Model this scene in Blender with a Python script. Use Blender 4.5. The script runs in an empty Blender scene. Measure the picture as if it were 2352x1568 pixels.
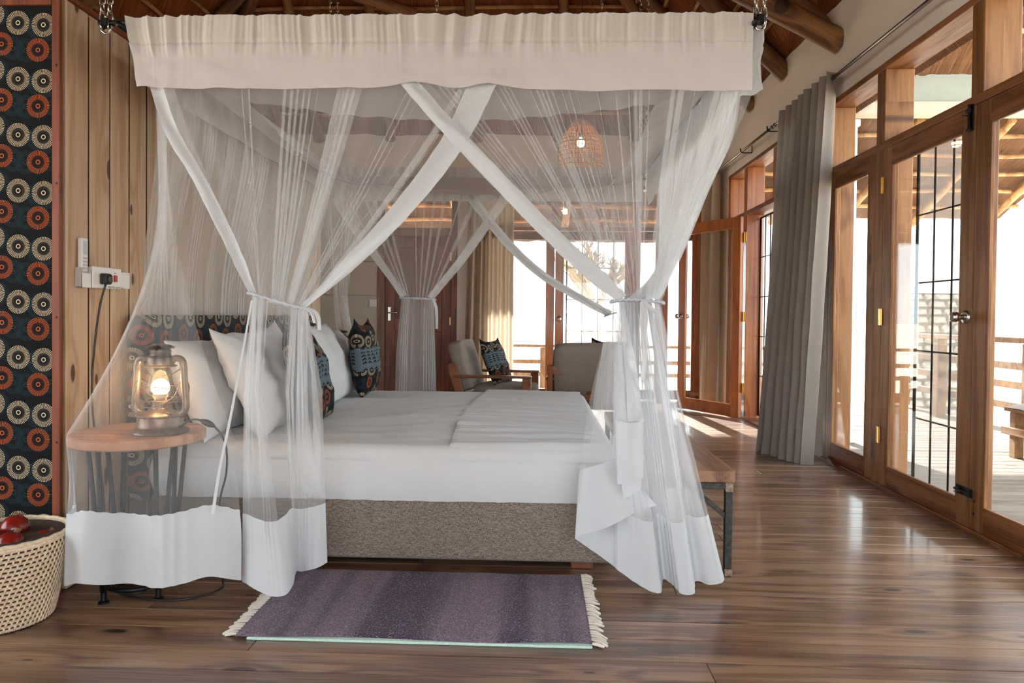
import bpy, bmesh, math, random
from mathutils import Vector, Matrix, noise
random.seed(7)
PI = math.pi
scn = bpy.context.scene
C = scn.collection

# ------------------------------------------------------------------ camera
F, YAW, PITCH, ROLL, CY, H = 1601.8, -0.036545, -0.015744, 0.009867, 751.27, 1.02
_f0 = Vector((math.sin(YAW), math.cos(YAW), 0)); _r0 = Vector((math.cos(YAW), -math.sin(YAW), 0)); _u0 = Vector((0, 0, 1))
_f = _f0*math.cos(PITCH) + _u0*math.sin(PITCH); _u = _u0*math.cos(PITCH) - _f0*math.sin(PITCH)
_r = _r0*math.cos(ROLL) + _u*math.sin(ROLL); _up = _u*math.cos(ROLL) - _r0*math.sin(ROLL)
cam_data = bpy.data.cameras.new('camera'); cam = bpy.data.objects.new('camera', cam_data); C.objects.link(cam)
M = Matrix((( _r.x, _up.x, -_f.x, 0), (_r.y, _up.y, -_f.y, 0), (_r.z, _up.z, -_f.z, H), (0, 0, 0, 1)))
cam.matrix_world = M
cam_data.sensor_width = 36; cam_data.lens = F/2352*36; cam_data.shift_y = (CY-784)/2352
cam_data.clip_start = .05; cam_data.clip_end = 400
scn.camera = cam

# ------------------------------------------------------------------ sky, sun, exposure
world = bpy.data.worlds.new('sky'); scn.world = world; world.use_nodes = True
bg = world.node_tree.nodes['Background']; bg.inputs[0].default_value = (.87, .945, 1.0, 1); bg.inputs[1].default_value = 7.0
sd = bpy.data.lights.new('sun', 'SUN'); sun = bpy.data.objects.new('sun', sd); C.objects.link(sun)
sd.energy = 40; sd.angle = math.radians(.6); sd.color = (1, .965, .91)
sun.rotation_euler = Vector((.10, -1, -.43)).to_track_quat('-Z', 'Y').to_euler()
vs = scn.view_settings
vs.view_transform = 'Standard'; vs.look = 'None'; vs.gamma = 1; vs.use_curve_mapping = False; vs.exposure = -.17
scn.cycles.transparent_max_bounces = 32; scn.cycles.max_bounces = 7; scn.cycles.diffuse_bounces = 5; scn.cycles.adaptive_threshold = .1
scn.cycles.transmission_bounces = 8; scn.cycles.sample_clamp_indirect = 6; scn.cycles.caustics_reflective = False; scn.cycles.caustics_refractive = False

def _ray(x, y): return _r*((x-1176)/F) - _up*((y-CY)/F) + _f
def aY(x, y, Y): d = _ray(x, y); return Vector((0, 0, H)) + d*(Y/d.y)
def aX(x, y, X): d = _ray(x, y); return Vector((0, 0, H)) + d*(X/d.x)
def aZ(x, y, Z): d = _ray(x, y); return Vector((0, 0, H)) + d*((Z-H)/d.z)

# ------------------------------------------------------------------ helpers
def V(*a): return Vector(a)
def lerp(a, b, t): return a + (b-a)*t
def clamp(x, a=0., b=1.): return max(a, min(b, x))
def smooth(t): t = clamp(t); return t*t*(3-2*t)
def path(pts, t):
    """Catmull-Rom through a list of Vectors, t in 0..1"""
    n = len(pts)-1; x = clamp(t)*n; i = min(int(x), n-1); u = x-i
    p0 = pts[max(i-1, 0)]; p1 = pts[i]; p2 = pts[i+1]; p3 = pts[min(i+2, n)]
    return .5*((2*p1) + (p2-p0)*u + (2*p0-5*p1+4*p2-p3)*u*u + (3*p1-p0-3*p2+p3)*u**3)

def link(o, parent=None):
    C.objects.link(o)
    if parent is not None: o.parent = parent
    return o
def mesh_obj(name, verts, faces, mat, parent=None, sm=False, uvs=None):
    me = bpy.data.meshes.new(name); me.from_pydata([tuple(v) for v in verts], [], faces); me.update()
    if sm: me.polygons.foreach_set('use_smooth', [True]*len(me.polygons))
    if uvs is not None:
        ul = me.uv_layers.new(name='UVMap')
        for lp in me.loops: ul.data[lp.index].uv = uvs[lp.vertex_index]
    if mat: me.materials.append(mat)
    return link(bpy.data.objects.new(name, me), parent)
def bm_obj(name, bm, mat, parent=None, sm=False):
    me = bpy.data.meshes.new(name); bm.to_mesh(me); bm.free()
    if sm: me.polygons.foreach_set('use_smooth', [True]*len(me.polygons))
    if mat: me.materials.append(mat)
    return link(bpy.data.objects.new(name, me), parent)
def thing(name, label, cat, loc=(0, 0, 0), rotz=0, group=None):
    o = bpy.data.objects.new(name, None); C.objects.link(o); o.empty_display_size = .05
    o.location = loc; o.rotation_euler = (0, 0, rotz); o['label'] = label; o['category'] = cat
    if group: o['group'] = group
    return o
def tag(o, label, cat, group=None):
    o['label'] = label; o['category'] = cat
    if group: o['group'] = group
    return o
def struct(name, loc=(0, 0, 0), label=None):
    o = bpy.data.objects.new(name, None); C.objects.link(o); o.location = loc; o['kind'] = 'structure'; o.empty_display_size = .05
    if label: o['label'] = label
    return o
def skind(o, label=None):
    o['kind'] = 'structure'
    if label: o['label'] = label
    return o

def bm_box(bm, x0, x1, y0, y1, z0, z1, bev=0, seg=1, mtx=None):
    r = bmesh.ops.create_cube(bm, size=1)
    vs_ = r['verts']
    bmesh.ops.scale(bm, vec=(x1-x0, y1-y0, z1-z0), verts=vs_)
    bmesh.ops.translate(bm, vec=((x0+x1)/2, (y0+y1)/2, (z0+z1)/2), verts=vs_)
    if bev:
        es = list({e for v in vs_ for e in v.link_edges})
        r2 = bmesh.ops.bevel(bm, geom=es, offset=bev, segments=seg, affect='EDGES', profile=.5)
        vs_ = list({v for f in r2['faces'] for v in f.verts} | {v for v in vs_ if v.is_valid})
    if mtx is not None: bmesh.ops.transform(bm, matrix=mtx, verts=vs_)
    return vs_
def box(name, x0, x1, y0, y1, z0, z1, mat, parent=None, bev=.003, seg=1, mtx=None, local=True):
    """box as one mesh; its origin sits at the centre of the box so textures stay local"""
    cx, cy, cz = (x0+x1)/2, (y0+y1)/2, (z0+z1)/2
    bm = bmesh.new(); bm_box(bm, x0-cx, x1-cx, y0-cy, y1-cy, z0-cz, z1-cz, bev, seg)
    o = bm_obj(name, bm, mat, parent)
    o.location = (cx, cy, cz)
    if mtx is not None: o.matrix_local = mtx @ Matrix.Translation((cx, cy, cz))
    return o
def bar(name, p, q, w, h, mat, parent=None, bev=.002, up=V(0, 0, 1)):
    """rectangular bar from p to q"""
    p, q = Vector(p), Vector(q); d = q-p; L = d.length; x = d.normalized()
    if abs(x.dot(up)) > .98: up = V(0, 1, 0)
    y = up.cross(x).normalized(); z = x.cross(y)
    bm = bmesh.new(); bm_box(bm, -L/2, L/2, -w/2, w/2, -h/2, h/2, bev)
    o = bm_obj(name, bm, mat, parent); c = (p+q)/2
    o.matrix_local = Matrix(((x.x, y.x, z.x, c.x), (x.y, y.y, z.y, c.y), (x.z, y.z, z.z, c.z), (0, 0, 0, 1)))
    return o
def tube_geo(pts, r, seg=8, caps=True, closed=False):
    pts = [Vector(p) for p in pts]; n = len(pts)
    rr = r if callable(r) else (lambda t: r)
    vs_, fs = [], []
    up = None
    for i, p in enumerate(pts):
        if closed: t = (pts[(i+1) % n]-pts[i-1]).normalized()
        else: t = (pts[min(i+1, n-1)]-pts[max(i-1, 0)]).normalized()
        if up is None:
            a = V(0, 0, 1) if abs(t.z) < .9 else V(1, 0, 0)
            up = (a - t*a.dot(t)).normalized()
        else:
            up = (up - t*up.dot(t)).normalized()
        b = t.cross(up); R_ = rr(i/max(n-1, 1))
        for k in range(seg):
            a = 2*PI*k/seg
            vs_.append(p + (up*math.cos(a) + b*math.sin(a))*R_)
    m = n if closed else n-1
    for i in range(m):
        for k in range(seg):
            a, b = i*seg+k, i*seg+(k+1) % seg; j = ((i+1) % n)
            fs.append((a, b, j*seg+(k+1) % seg, j*seg+k))
    if caps and not closed:
        fs.append(tuple(range(seg))[::-1]); fs.append(tuple((n-1)*seg+k for k in range(seg)))
    return vs_, fs
def tube(name, pts, r, mat, parent=None, seg=8, closed=False, sm=True):
    v, f = tube_geo(pts, r, seg, True, closed)
    return mesh_obj(name, v, f, mat, parent, sm)
def merge(parts):
    V_, F_ = [], []
    for v, f in parts:
        o = len(V_); V_ += list(v); F_ += [tuple(i+o for i in q) for q in f]
    return V_, F_
def lathe_geo(prof, seg=24, c=(0, 0, 0), close=False):
    vs_, fs = [], []; n = len(prof)
    for (r, z) in prof:
        for k in range(seg):
            a = 2*PI*k/seg; vs_.append(V(c[0]+r*math.cos(a), c[1]+r*math.sin(a), c[2]+z))
    for i in range(n-1):
        for k in range(seg):
            fs.append((i*seg+k, i*seg+(k+1) % seg, (i+1)*seg+(k+1) % seg, (i+1)*seg+k))
    if prof[0][0] > 1e-5: fs.append(tuple(range(seg))[::-1])
    if prof[-1][0] > 1e-5: fs.append(tuple((n-1)*seg+k for k in range(seg)))
    return vs_, fs
def lathe(name, prof, mat, parent=None, seg=24, c=(0, 0, 0), open_=False, sm=True):
    v, f = lathe_geo(prof, seg, c)
    if open_: f = [q for q in f if len(q) == 4]
    o = mesh_obj(name, v, f, mat, parent, sm)
    if sm: auto_sharp(o)
    return o
def auto_sharp(o, ang=.7):
    me = o.data
    try: me.set_sharp_from_angle(angle=ang)
    except Exception: pass
def grid_obj(name, fn, ns, nt, mat, parent=None, uvf=None, sm=True, wrap=False):
    vs_, fs, uv = [], [], []
    for j in range(nt+1):
        for i in range(ns+1):
            s, t = i/ns, j/nt
            vs_.append(fn(s, t))
            if uvf: uv.append(uvf(s, t))
    w = ns+1
    for j in range(nt):
        for i in range(ns):
            a = j*w+i; fs.append((a, a+1, a+1+w, a+w))
    return mesh_obj(name, vs_, fs, mat, parent, sm, uv if uvf else None)
def copy_tree(root, loc=None, rotz=None, parent=None):
    c = root.copy(); C.objects.link(c); c.parent = parent
    if loc is not None: c.location = loc
    if rotz is not None: c.rotation_euler = (0, 0, rotz)
    for ch in list(root.children):
        copy_tree(ch, parent=c)
    return c
def reloc(o, loc):
    """put a world-built mesh's origin at loc without moving it"""
    loc = Vector(loc); o.data.transform(Matrix.Translation(-loc)); o.location = loc; return o
def parent_world(children, root):
    """parent objects built in world coordinates under a root without moving them"""
    inv = Matrix.Translation(root.location).inverted()
    for c in children:
        c.parent = root; c.matrix_parent_inverse = inv
    return root
def under(root, *objs):
    parent_world(objs, root); return root

# ------------------------------------------------------------------ materials
def new_mat(name):
    m = bpy.data.materials.new(name); m.use_nodes = True; nt = m.node_tree; nt.nodes.clear()
    out = nt.nodes.new('ShaderNodeOutputMaterial'); return m, nt, out
class N:
    """tiny node builder"""
    def __init__(s, nt): s.nt = nt
    def n(s, t, **kw):
        x = s.nt.nodes.new(t)
        for k, v in kw.items(): setattr(x, k, v)
        return x
    def set(s, sock, v):
        if isinstance(v, bpy.types.NodeSocket): s.nt.links.new(v, sock)
        elif v is not None:
            if isinstance(v, (tuple, list)) and len(v) == 3 and sock.type == 'RGBA': v = (*v, 1)
            sock.default_value = v
    def math(s, op, a, b=None, c=None, cl=False):
        x = s.n('ShaderNodeMath', operation=op, use_clamp=cl); s.set(x.inputs[0], a); s.set(x.inputs[1], b)
        if c is not None: s.set(x.inputs[2], c)
        return x.outputs[0]
    def vmath(s, op, a, b=None):
        x = s.n('ShaderNodeVectorMath', operation=op); s.set(x.inputs[0], a)
        if b is not None: s.set(x.inputs[1], b)
        return x.outputs[0]
    def mix(s, f, a, b, mode='MIX'):
        x = s.n('ShaderNodeMix', data_type='RGBA', blend_type=mode); s.set(x.inputs[0], f); s.set(x.inputs[6], a); s.set(x.inputs[7], b); return x.outputs[2]
    def mapr(s, v, a, b, c=0., d=1., cl=True):
        x = s.n('ShaderNodeMapRange', clamp=cl); s.set(x.inputs[0], v); s.set(x.inputs[1], a); s.set(x.inputs[2], b); s.set(x.inputs[3], c); s.set(x.inputs[4], d); return x.outputs[0]
    def noise(s, v, sc, det=2., rough=.5, dist=0.):
        x = s.n('ShaderNodeTexNoise'); s.set(x.inputs['Vector'], v); x.inputs['Scale'].default_value = sc; x.inputs['Detail'].default_value = det
        x.inputs['Roughness'].default_value = rough; x.inputs['Distortion'].default_value = dist; return x.outputs[0]
    def map(s, v, sc=(1, 1, 1), loc=(0, 0, 0), rot=(0, 0, 0)):
        x = s.n('ShaderNodeMapping'); s.set(x.inputs[0], v); x.inputs[1].default_value = loc; x.inputs[2].default_value = rot; x.inputs[3].default_value = sc; return x.outputs[0]
    def ramp(s, f, stops):
        x = s.n('ShaderNodeValToRGB'); s.set(x.inputs[0], f); e = x.color_ramp.elements
        while len(e) < len(stops): e.new(.5)
        for k, (p, c) in enumerate(stops): e[k].position = p; e[k].color = (*c, 1)
        return x.outputs[0]
    def bump(s, h, st=.2, dist=.01):
        x = s.n('ShaderNodeBump'); x.inputs['Strength'].default_value = st; x.inputs['Distance'].default_value = dist; s.set(x.inputs['Height'], h); return x.outputs[0]
    def bsdf(s, col, rough=.5, metal=0., normal=None, spec=.5, coat=0., coat_r=.1, sheen=0., trans=0.):
        x = s.n('ShaderNodeBsdfPrincipled'); s.set(x.inputs['Base Color'], col); s.set(x.inputs['Roughness'], rough); s.set(x.inputs['Metallic'], metal)
        x.inputs['Specular IOR Level'].default_value = spec; x.inputs['Coat Weight'].default_value = coat; x.inputs['Coat Roughness'].default_value = coat_r
        x.inputs['Sheen Weight'].default_value = sheen; x.inputs['Transmission Weight'].default_value = trans
        if normal is not None: s.set(x.inputs['Normal'], normal)
        return x
def srgb(r, g, b):
    f = lambda c: ((c/255)/12.92 if c/255 <= .04045 else ((c/255+.055)/1.055)**2.4)
    return (f(r), f(g), f(b))

def plain(name, col, rough=.5, metal=0., spec=.5, nz=0., nscale=40., bump=0., coat=0.):
    m, nt, out = new_mat(name); b = N(nt); tc = b.n('ShaderNodeTexCoord').outputs['Object']
    c = col
    f = b.noise(tc, nscale, 3)
    if nz: c = b.mix(b.mapr(f, .3, .7), tuple(x*(1-nz) for x in col), tuple(min(1, x*(1+nz)) for x in col))
    nm = b.bump(f, bump, .004) if bump else None
    nt.links.new(b.bsdf(c, rough, metal, nm, spec, coat).outputs[0], out.inputs[0]); return m

def wood(name, light, dark, knot, axes='XYZ', rough=.45, gs=1., knots=1., spec=.4, bump=.15, var=.18, coat=0., weather=None):
    m, nt, out = new_mat(name); b = N(nt)
    tc = b.n('ShaderNodeTexCoord').outputs['Object']; rnd = b.n('ShaderNodeObjectInfo').outputs['Random']
    off = b.vmath('SCALE', (17.3, 41.7, 29.1)); off.node.inputs['Scale'].default_value = 1; nt.links.new(rnd, off.node.inputs['Scale'])
    p = b.vmath('ADD', tc, off)
    def sc(al, ac, th):
        d = dict(zip(axes, (al, ac, th))); return (d['X'], d['Y'], d['Z'])
    sx = b.n('ShaderNodeSeparateXYZ'); nt.links.new(p, sx.inputs[0]); cmb = b.n('ShaderNodeCombineXYZ')
    b.set(cmb.inputs[0], b.math('MULTIPLY', sx.outputs[axes[0]], 1.5*gs)); b.set(cmb.inputs[1], b.math('MULTIPLY', sx.outputs[axes[1]], 4.2*gs))
    pk = cmb.outputs[0]
    vor = b.n('ShaderNodeTexVoronoi', feature='F1', voronoi_dimensions='2D'); b.set(vor.inputs['Vector'], pk); vor.inputs['Scale'].default_value = 1; vor.inputs['Randomness'].default_value = .95
    dist = vor.outputs['Distance']
    rv = b.n('ShaderNodeSeparateColor'); nt.links.new(vor.outputs['Color'], rv.inputs[0])
    has = b.math('GREATER_THAN', rv.outputs[0], 1-.62*knots)
    size = b.mapr(b.math('POWER', rv.outputs[1], 1.5), 0, 1, .03, .10)
    kmask = b.math('MULTIPLY', has, b.math('SUBTRACT', 1, b.mapr(dist, b.math('MULTIPLY', size, .75), size)))
    halo = b.math('MULTIPLY', has, b.mapr(dist, 0, .3, 1, 0))
    pg = b.map(p, sc(.55*gs, 7*gs, 3*gs))
    n1 = b.noise(pg, 1, 3, .5, .25)
    ph = b.math('ADD', b.math('MULTIPLY', n1, 26), b.math('MULTIPLY', halo, 7))
    ring = b.math('MULTIPLY_ADD', b.math('SINE', ph), .5, .5)
    fib = b.noise(b.map(p, sc(5*gs, 150*gs, 60*gs)), 1, 3, .6)
    big = b.noise(b.map(p, sc(.8*gs, 3*gs, 2*gs)), 1, 2)
    g = b.math('ADD', b.math('MULTIPLY', ring, .42), b.math('ADD', b.math('MULTIPLY', fib, .85), b.math('MULTIPLY', big, .35)))
    col = b.mix(b.mapr(g, .55, 1.15), light, dark)
    col = b.mix(b.math('MULTIPLY', halo, .35), col, dark)
    if weather: col = b.mix(b.mapr(b.noise(b.map(p, sc(1.2, 2.5, 2.5)), 1, 3), .4, .7), col, weather)
    col = b.mix(b.math('MULTIPLY', kmask, .85), col, knot)
    hs = b.n('ShaderNodeHueSaturation'); b.set(hs.inputs['Color'], col); b.set(hs.inputs['Value'], b.mapr(rnd, 0, 1, 1-var, 1+var))
    hs.inputs['Saturation'].default_value = 1
    nm = b.bump(b.math('ADD', fib, b.math('MULTIPLY', kmask, -.5)), bump, .002)
    rgh = b.mapr(fib, .3, .7, rough*.85, rough*1.15)
    nt.links.new(b.bsdf(hs.outputs[0], rgh, 0, nm, spec, coat).outputs[0], out.inputs[0]); return m

def cloth_mat(name, col, tl=.25, scale=900., bump=.1, nz=.05):
    m, nt, out = new_mat(name); b = N(nt); tc = b.n('ShaderNodeTexCoord').outputs['Object']
    f = b.noise(tc, 14, 4); g = b.noise(tc, scale, 1)
    c = b.mix(b.mapr(f, .3, .7), tuple(x*(1-nz) for x in col), col)
    nm = b.bump(g, bump, .001)
    d = b.bsdf(c, .9, 0, nm, .15, sheen=.1); t = b.n('ShaderNodeBsdfTranslucent'); b.set(t.inputs[0], c); 
    mx = b.n('ShaderNodeMixShader'); mx.inputs[0].default_value = tl; nt.links.new(d.outputs[0], mx.inputs[1]); nt.links.new(t.outputs[0], mx.inputs[2])
    nt.links.new(mx.outputs[0], out.inputs[0]); return m
def net_mat(name, alpha, col=(.92, .93, .95)):
    m, nt, out = new_mat(name); b = N(nt)
    d = b.n('ShaderNodeBsdfDiffuse'); d.inputs[0].default_value = (*col, 1); t = b.n('ShaderNodeBsdfTranslucent'); t.inputs[0].default_value = (*col, 1)
    m1 = b.n('ShaderNodeMixShader'); m1.inputs[0].default_value = .45; nt.links.new(d.outputs[0], m1.inputs[1]); nt.links.new(t.outputs[0], m1.inputs[2])
    tr = b.n('ShaderNodeBsdfTransparent'); m2 = b.n('ShaderNodeMixShader')
    m2.inputs[0].default_value = alpha; nt.links.new(tr.outputs[0], m2.inputs[1]); nt.links.new(m1.outputs[0], m2.inputs[2])
    nt.links.new(m2.outputs[0], out.inputs[0]); return m
def glass_mat(name, tint=(1, 1, 1), k=1.0, rough=0.):
    m, nt, out = new_mat(name); b = N(nt)
    tr = b.n('ShaderNodeBsdfTransparent'); tr.inputs[0].default_value = (*tint, 1); gl = b.n('ShaderNodeBsdfGlossy'); gl.inputs['Roughness'].default_value = rough
    lw = b.n('ShaderNodeLayerWeight'); lw.inputs[0].default_value = .5; mx = b.n('ShaderNodeMixShader')
    fr = b.math('MULTIPLY_ADD', b.math('POWER', lw.outputs['Facing'], 5), .96, .04)      # Schlick reflectance, same from both sides
    nt.links.new(b.math('MULTIPLY', fr, k, cl=True), mx.inputs[0]); nt.links.new(tr.outputs[0], mx.inputs[1]); nt.links.new(gl.outputs[0], mx.inputs[2])
    nt.links.new(mx.outputs[0], out.inputs[0]); return m
def emit_mat(name, col, st):
    m, nt, out = new_mat(name); e = nt.nodes.new('ShaderNodeEmission'); e.inputs[0].default_value = (*col, 1); e.inputs[1].default_value = st
    nt.links.new(e.outputs[0], out.inputs[0]); return m
def thatch_mat(name, lo, mid, hi, su=170., sv=3.):
    m, nt, out = new_mat(name); b = N(nt); uv = b.n('ShaderNodeTexCoord').outputs['UV']
    f = b.noise(b.map(uv, (su, sv, 1)), 1, 3, .65, .4)
    g = b.noise(b.map(uv, (su*.35, sv*.5, 1)), 1, 2)
    h = b.noise(b.map(uv, (2.5, 2.0, 1)), 1, 3)
    v = b.math('ADD', b.math('MULTIPLY', f, .7), b.math('ADD', b.math('MULTIPLY', g, .25), b.math('MULTIPLY', h, .25)))
    col = b.ramp(v, [(.38, lo), (.58, mid), (.78, hi)])
    nm = b.bump(b.math('ADD', f, b.math('MULTIPLY', g, .8)), .9, .02)
    nt.links.new(b.bsdf(col, .75, 0, nm, .2).outputs[0], out.inputs[0]); return m

# printed cloth with rings of dashes ------------------------------------------------
def motif_group():
    g = bpy.data.node_groups.new('dash_ring', 'ShaderNodeTree')
    for nme in ('U', 'V', 'CX', 'CY', 'R'):
        g.interface.new_socket(nme, in_out='INPUT', socket_type='NodeSocketFloat')
    for nme in ('Dots', 'Disc'):
        g.interface.new_socket(nme, in_out='OUTPUT', socket_type='NodeSocketFloat')
    gi = g.nodes.new('NodeGroupInput'); go = g.nodes.new('NodeGroupOutput'); b = N(g)
    PX, PY = .282, .2005
    def wrapc(a, c, P):
        q = b.math('DIVIDE', b.math('SUBTRACT', a, c), P)
        return b.math('MULTIPLY', b.math('SUBTRACT', q, b.math('ROUND', q)), P)
    du = wrapc(gi.outputs['U'], gi.outputs['CX'], PX); dv = wrapc(gi.outputs['V'], gi.outputs['CY'], PY)
    r = b.math('DIVIDE', b.math('SQRT', b.math('ADD', b.math('MULTIPLY', du, du), b.math('MULTIPLY', dv, dv))), gi.outputs['R'])
    th = b.math('ARCTAN2', dv, du)
    disc = b.math('LESS_THAN', r, 1.02)
    ray = b.math('GREATER_THAN', b.math('SINE', b.math('MULTIPLY', th, 42)), -.05)
    rg = b.math('FRACT', b.math('MULTIPLY', r, 9.0))
    ring = b.math('GREATER_THAN', rg, .30)
    outer = b.math('MULTIPLY', b.math('GREATER_THAN', r, .56), b.math('MULTIPLY', ray, ring))
    inner = b.math('MULTIPLY', b.math('MULTIPLY', b.math('GREATER_THAN', r, .30), b.math('LESS_THAN', r, .56)), b.math('MULTIPLY', b.math('GREATER_THAN', rg, .55), b.math('MULTIPLY', ray, b.mapr(r, .3, .56, .02, .22))))
    cen = b.math('MULTIPLY', b.math('GREATER_THAN', r, .13), b.math('LESS_THAN', r, .205))
    dots = b.math('MULTIPLY', disc, b.math('ADD', cen, b.math('ADD', outer, inner), cl=True))
    g.links.new(dots, go.inputs['Dots']); g.links.new(disc, go.inputs['Disc']); return g
MG = motif_group()
def print_mat(name, scale=1., band=None, base=(.0035, .004, .0055), bright=1., rough=.85):
    """black cotton print; band=(v0,v1) gives a blue strip with dark sprigs between two heights of V (in metres)"""
    m, nt, out = new_mat(name); b = N(nt); uv = b.n('ShaderNodeTexCoord').outputs['UV']
    sp = b.n('ShaderNodeSeparateXYZ'); nt.links.new(uv, sp.inputs[0])
    U = b.math('MULTIPLY', sp.outputs[0], 1/scale); Vv = b.math('MULTIPLY', sp.outputs[1], 1/scale)
    col = b.mix(1, base, base)
    def put(col, cx, cy, R, ink, occ=True):
        gn = nt.nodes.new('ShaderNodeGroup'); gn.node_tree = MG
        nt.links.new(U, gn.inputs[0]); nt.links.new(Vv, gn.inputs[1]); gn.inputs[2].default_value = cx; gn.inputs[3].default_value = cy; gn.inputs[4].default_value = R
        if occ: col = b.mix(gn.outputs[1], col, base)
        return b.mix(gn.outputs[0], col, tuple(x*bright for x in ink))
    blue = (.013, .034, .046); orange = (.56, .125, .035); cream = (.66, .53, .36); dk = (.012, .02, .026)
    u = .001602
    for cx, cy in ((46, -10), (18, -62), (75, 70), (-12, 68), (128, 20)): col = put(col, cx*u, cy*u, 26*u, blue, False)
    for cx, cy in ((24, -128), (100, -30), (-64, 20)): col = put(col, cx*u, cy*u, 12*u, (.02, .06, .08), False)
    for cx, cy in ((46, -61), (-38, -47)): col = put(col, cx*u, cy*u, 26*u, orange)
    for cx, cy in ((0, 0), (58.5, -5), (-58, 20)): col = put(col, cx*u, cy*u, 26.5*u, cream)
    if band:
        v0, v1 = band
        v = sp.outputs[1]; uu = sp.outputs[0]
        inb = b.math('MULTIPLY', b.math('GREATER_THAN', v, v0), b.math('LESS_THAN', v, v1))
        cu = b.math('SUBTRACT', b.math('FRACT', b.math('DIVIDE', uu, .05)), .5); au = b.math('ABSOLUTE', cu)
        ph = b.math('FRACT', b.math('ADD', b.math('DIVIDE', v, .021), b.math('MULTIPLY', au, 1.3)))
        leaf = b.math('MULTIPLY', b.math('LESS_THAN', ph, .48), b.math('LESS_THAN', au, .33))
        stem = b.math('LESS_THAN', au, .03)
        gap = b.math('GREATER_THAN', b.math('FRACT', b.math('DIVIDE', v, .092)), .16)
        spr = b.math('MULTIPLY', b.math('MAXIMUM', leaf, stem), gap)
        bl = b.mix(b.noise(uv, 160, 2), (.075, .105, .125), (.14, .175, .195))
        col = b.mix(inb, col, b.mix(spr, bl, (.012, .014, .018)))
    nm = b.bump(b.noise(uv, 900, 1), .1, .001)
    nt.links.new(b.bsdf(col, rough, 0, nm, .2).outputs[0], out.inputs[0]); return m

MT = {}
MT['floor'] = wood('floor_pine', srgb(153, 121, 96), srgb(88, 63, 47), srgb(34, 19, 12), 'XYZ', rough=.34, spec=.7, var=.16, bump=.18, coat=.35, gs=1.15)
MT['wall_plank'] = wood('pale_pine', srgb(204, 176, 147), srgb(176, 144, 113), srgb(66, 42, 28), 'ZYX', rough=.6, var=.07, spec=.3, bump=.1, gs=1.35, knots=1.35)
MT['teak'] = wood('door_teak', srgb(160, 112, 70), srgb(108, 68, 38), srgb(70, 38, 22), 'ZYX', rough=.5, knots=.35, var=.10, spec=.3, coat=0)
MT['teak_y'] = wood('door_teak_rail', srgb(154, 102, 62), srgb(100, 58, 32), srgb(66, 34, 20), 'YZX', rough=.5, knots=.35, var=.10, spec=.3, coat=0)
MT['teak_x'] = wood('door_teak_cross', srgb(176, 114, 68), srgb(128, 74, 40), srgb(66, 34, 20), 'XZY', rough=.5, knots=.3, var=.08, spec=.3, coat=0)
MT['amber'] = wood('varnished_door', srgb(188, 112, 52), srgb(146, 76, 30), srgb(80, 38, 16), 'ZXY', rough=.3, knots=.3, var=.06, spec=.5, coat=.3)
MT['mahog'] = wood('dark_red_door', srgb(132, 70, 42), srgb(88, 42, 24), srgb(50, 24, 14), 'ZXY', rough=.35, knots=.2, var=.08, spec=.5)
MT['brown_door'] = wood('brown_door', srgb(150, 118, 100), srgb(120, 90, 74), srgb(70, 48, 38), 'ZXY', rough=.5, knots=.2, var=.05)
MT['frame_red'] = wood('panel_frame_wood', srgb(140, 74, 42), srgb(98, 48, 26), srgb(70, 30, 16), 'ZXY', rough=.5, knots=.25, var=.08)
MT['table'] = wood('table_pine', srgb(206, 158, 124), srgb(160, 108, 78), srgb(84, 50, 34), 'XYZ', rough=.4, knots=.5, var=.03)
MT['bench'] = wood('bench_wood', srgb(164, 124, 96), srgb(112, 76, 52), srgb(70, 44, 30), 'YXZ', rough=.4, knots=.5, var=.03)
MT['chair'] = wood('armchair_wood', srgb(168, 108, 72), srgb(118, 66, 40), srgb(64, 34, 22), 'XYZ', rough=.4, knots=.3, var=.1)
MT['deck'] = wood('deck_boards', srgb(128, 116, 104), srgb(96, 82, 70), srgb(66, 52, 42), 'XYZ', rough=.7, knots=.4, var=.1)
MT['rail'] = wood('rail_timber', srgb(160, 124, 88), srgb(122, 88, 60), srgb(120, 90, 66), 'YXZ', rough=.7, knots=.3, var=.1)
MT['pole'] = wood('gum_pole', srgb(150, 106, 66), srgb(88, 54, 32), srgb(40, 24, 16), 'ZXY', rough=.6, knots=.6, var=.15, bump=.3)
MT['lath'] = wood('split_lath', srgb(190, 146, 96), srgb(126, 84, 50), srgb(60, 36, 22), 'YXZ', rough=.7, knots=.4, var=.15, bump=.3)
MT['thatch'] = thatch_mat('thatch_inside', srgb(46, 22, 12), srgb(138, 76, 42), srgb(196, 124, 72))
MT['thatch_out'] = thatch_mat('thatch_veranda', srgb(38, 24, 15), srgb(100, 66, 42), srgb(150, 108, 74))
def plaster(name, col):
    m, nt, out = new_mat(name); b = N(nt); tc = b.n('ShaderNodeTexCoord').outputs['Object']
    f = b.noise(tc, 2.2, 4, .6); g = b.noise(tc, 120, 4, .7); h = b.noise(b.map(tc, (1, 1.4, .35)), 5, 3)
    c = b.mix(b.mapr(b.math('ADD', b.math('MULTIPLY', f, .6), b.math('MULTIPLY', h, .4)), .35, .65), tuple(x*.93 for x in col), col)
    nm = b.bump(b.math('ADD', g, b.math('MULTIPLY', f, 2)), .35, .006)
    nt.links.new(b.bsdf(c, .9, 0, nm, .1).outputs[0], out.inputs[0]); return m
MT['plaster'] = plaster('lime_plaster', srgb(238, 228, 216))
MT['tile'] = plaster('wall_board_paint', srgb(206, 194, 180))
MT['white_paint'] = plain('white_paint', srgb(232, 230, 226), .6, nz=.02)
MT['cream'] = plain('cream_beam', srgb(168, 154, 134), .7, nz=.03)
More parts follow.
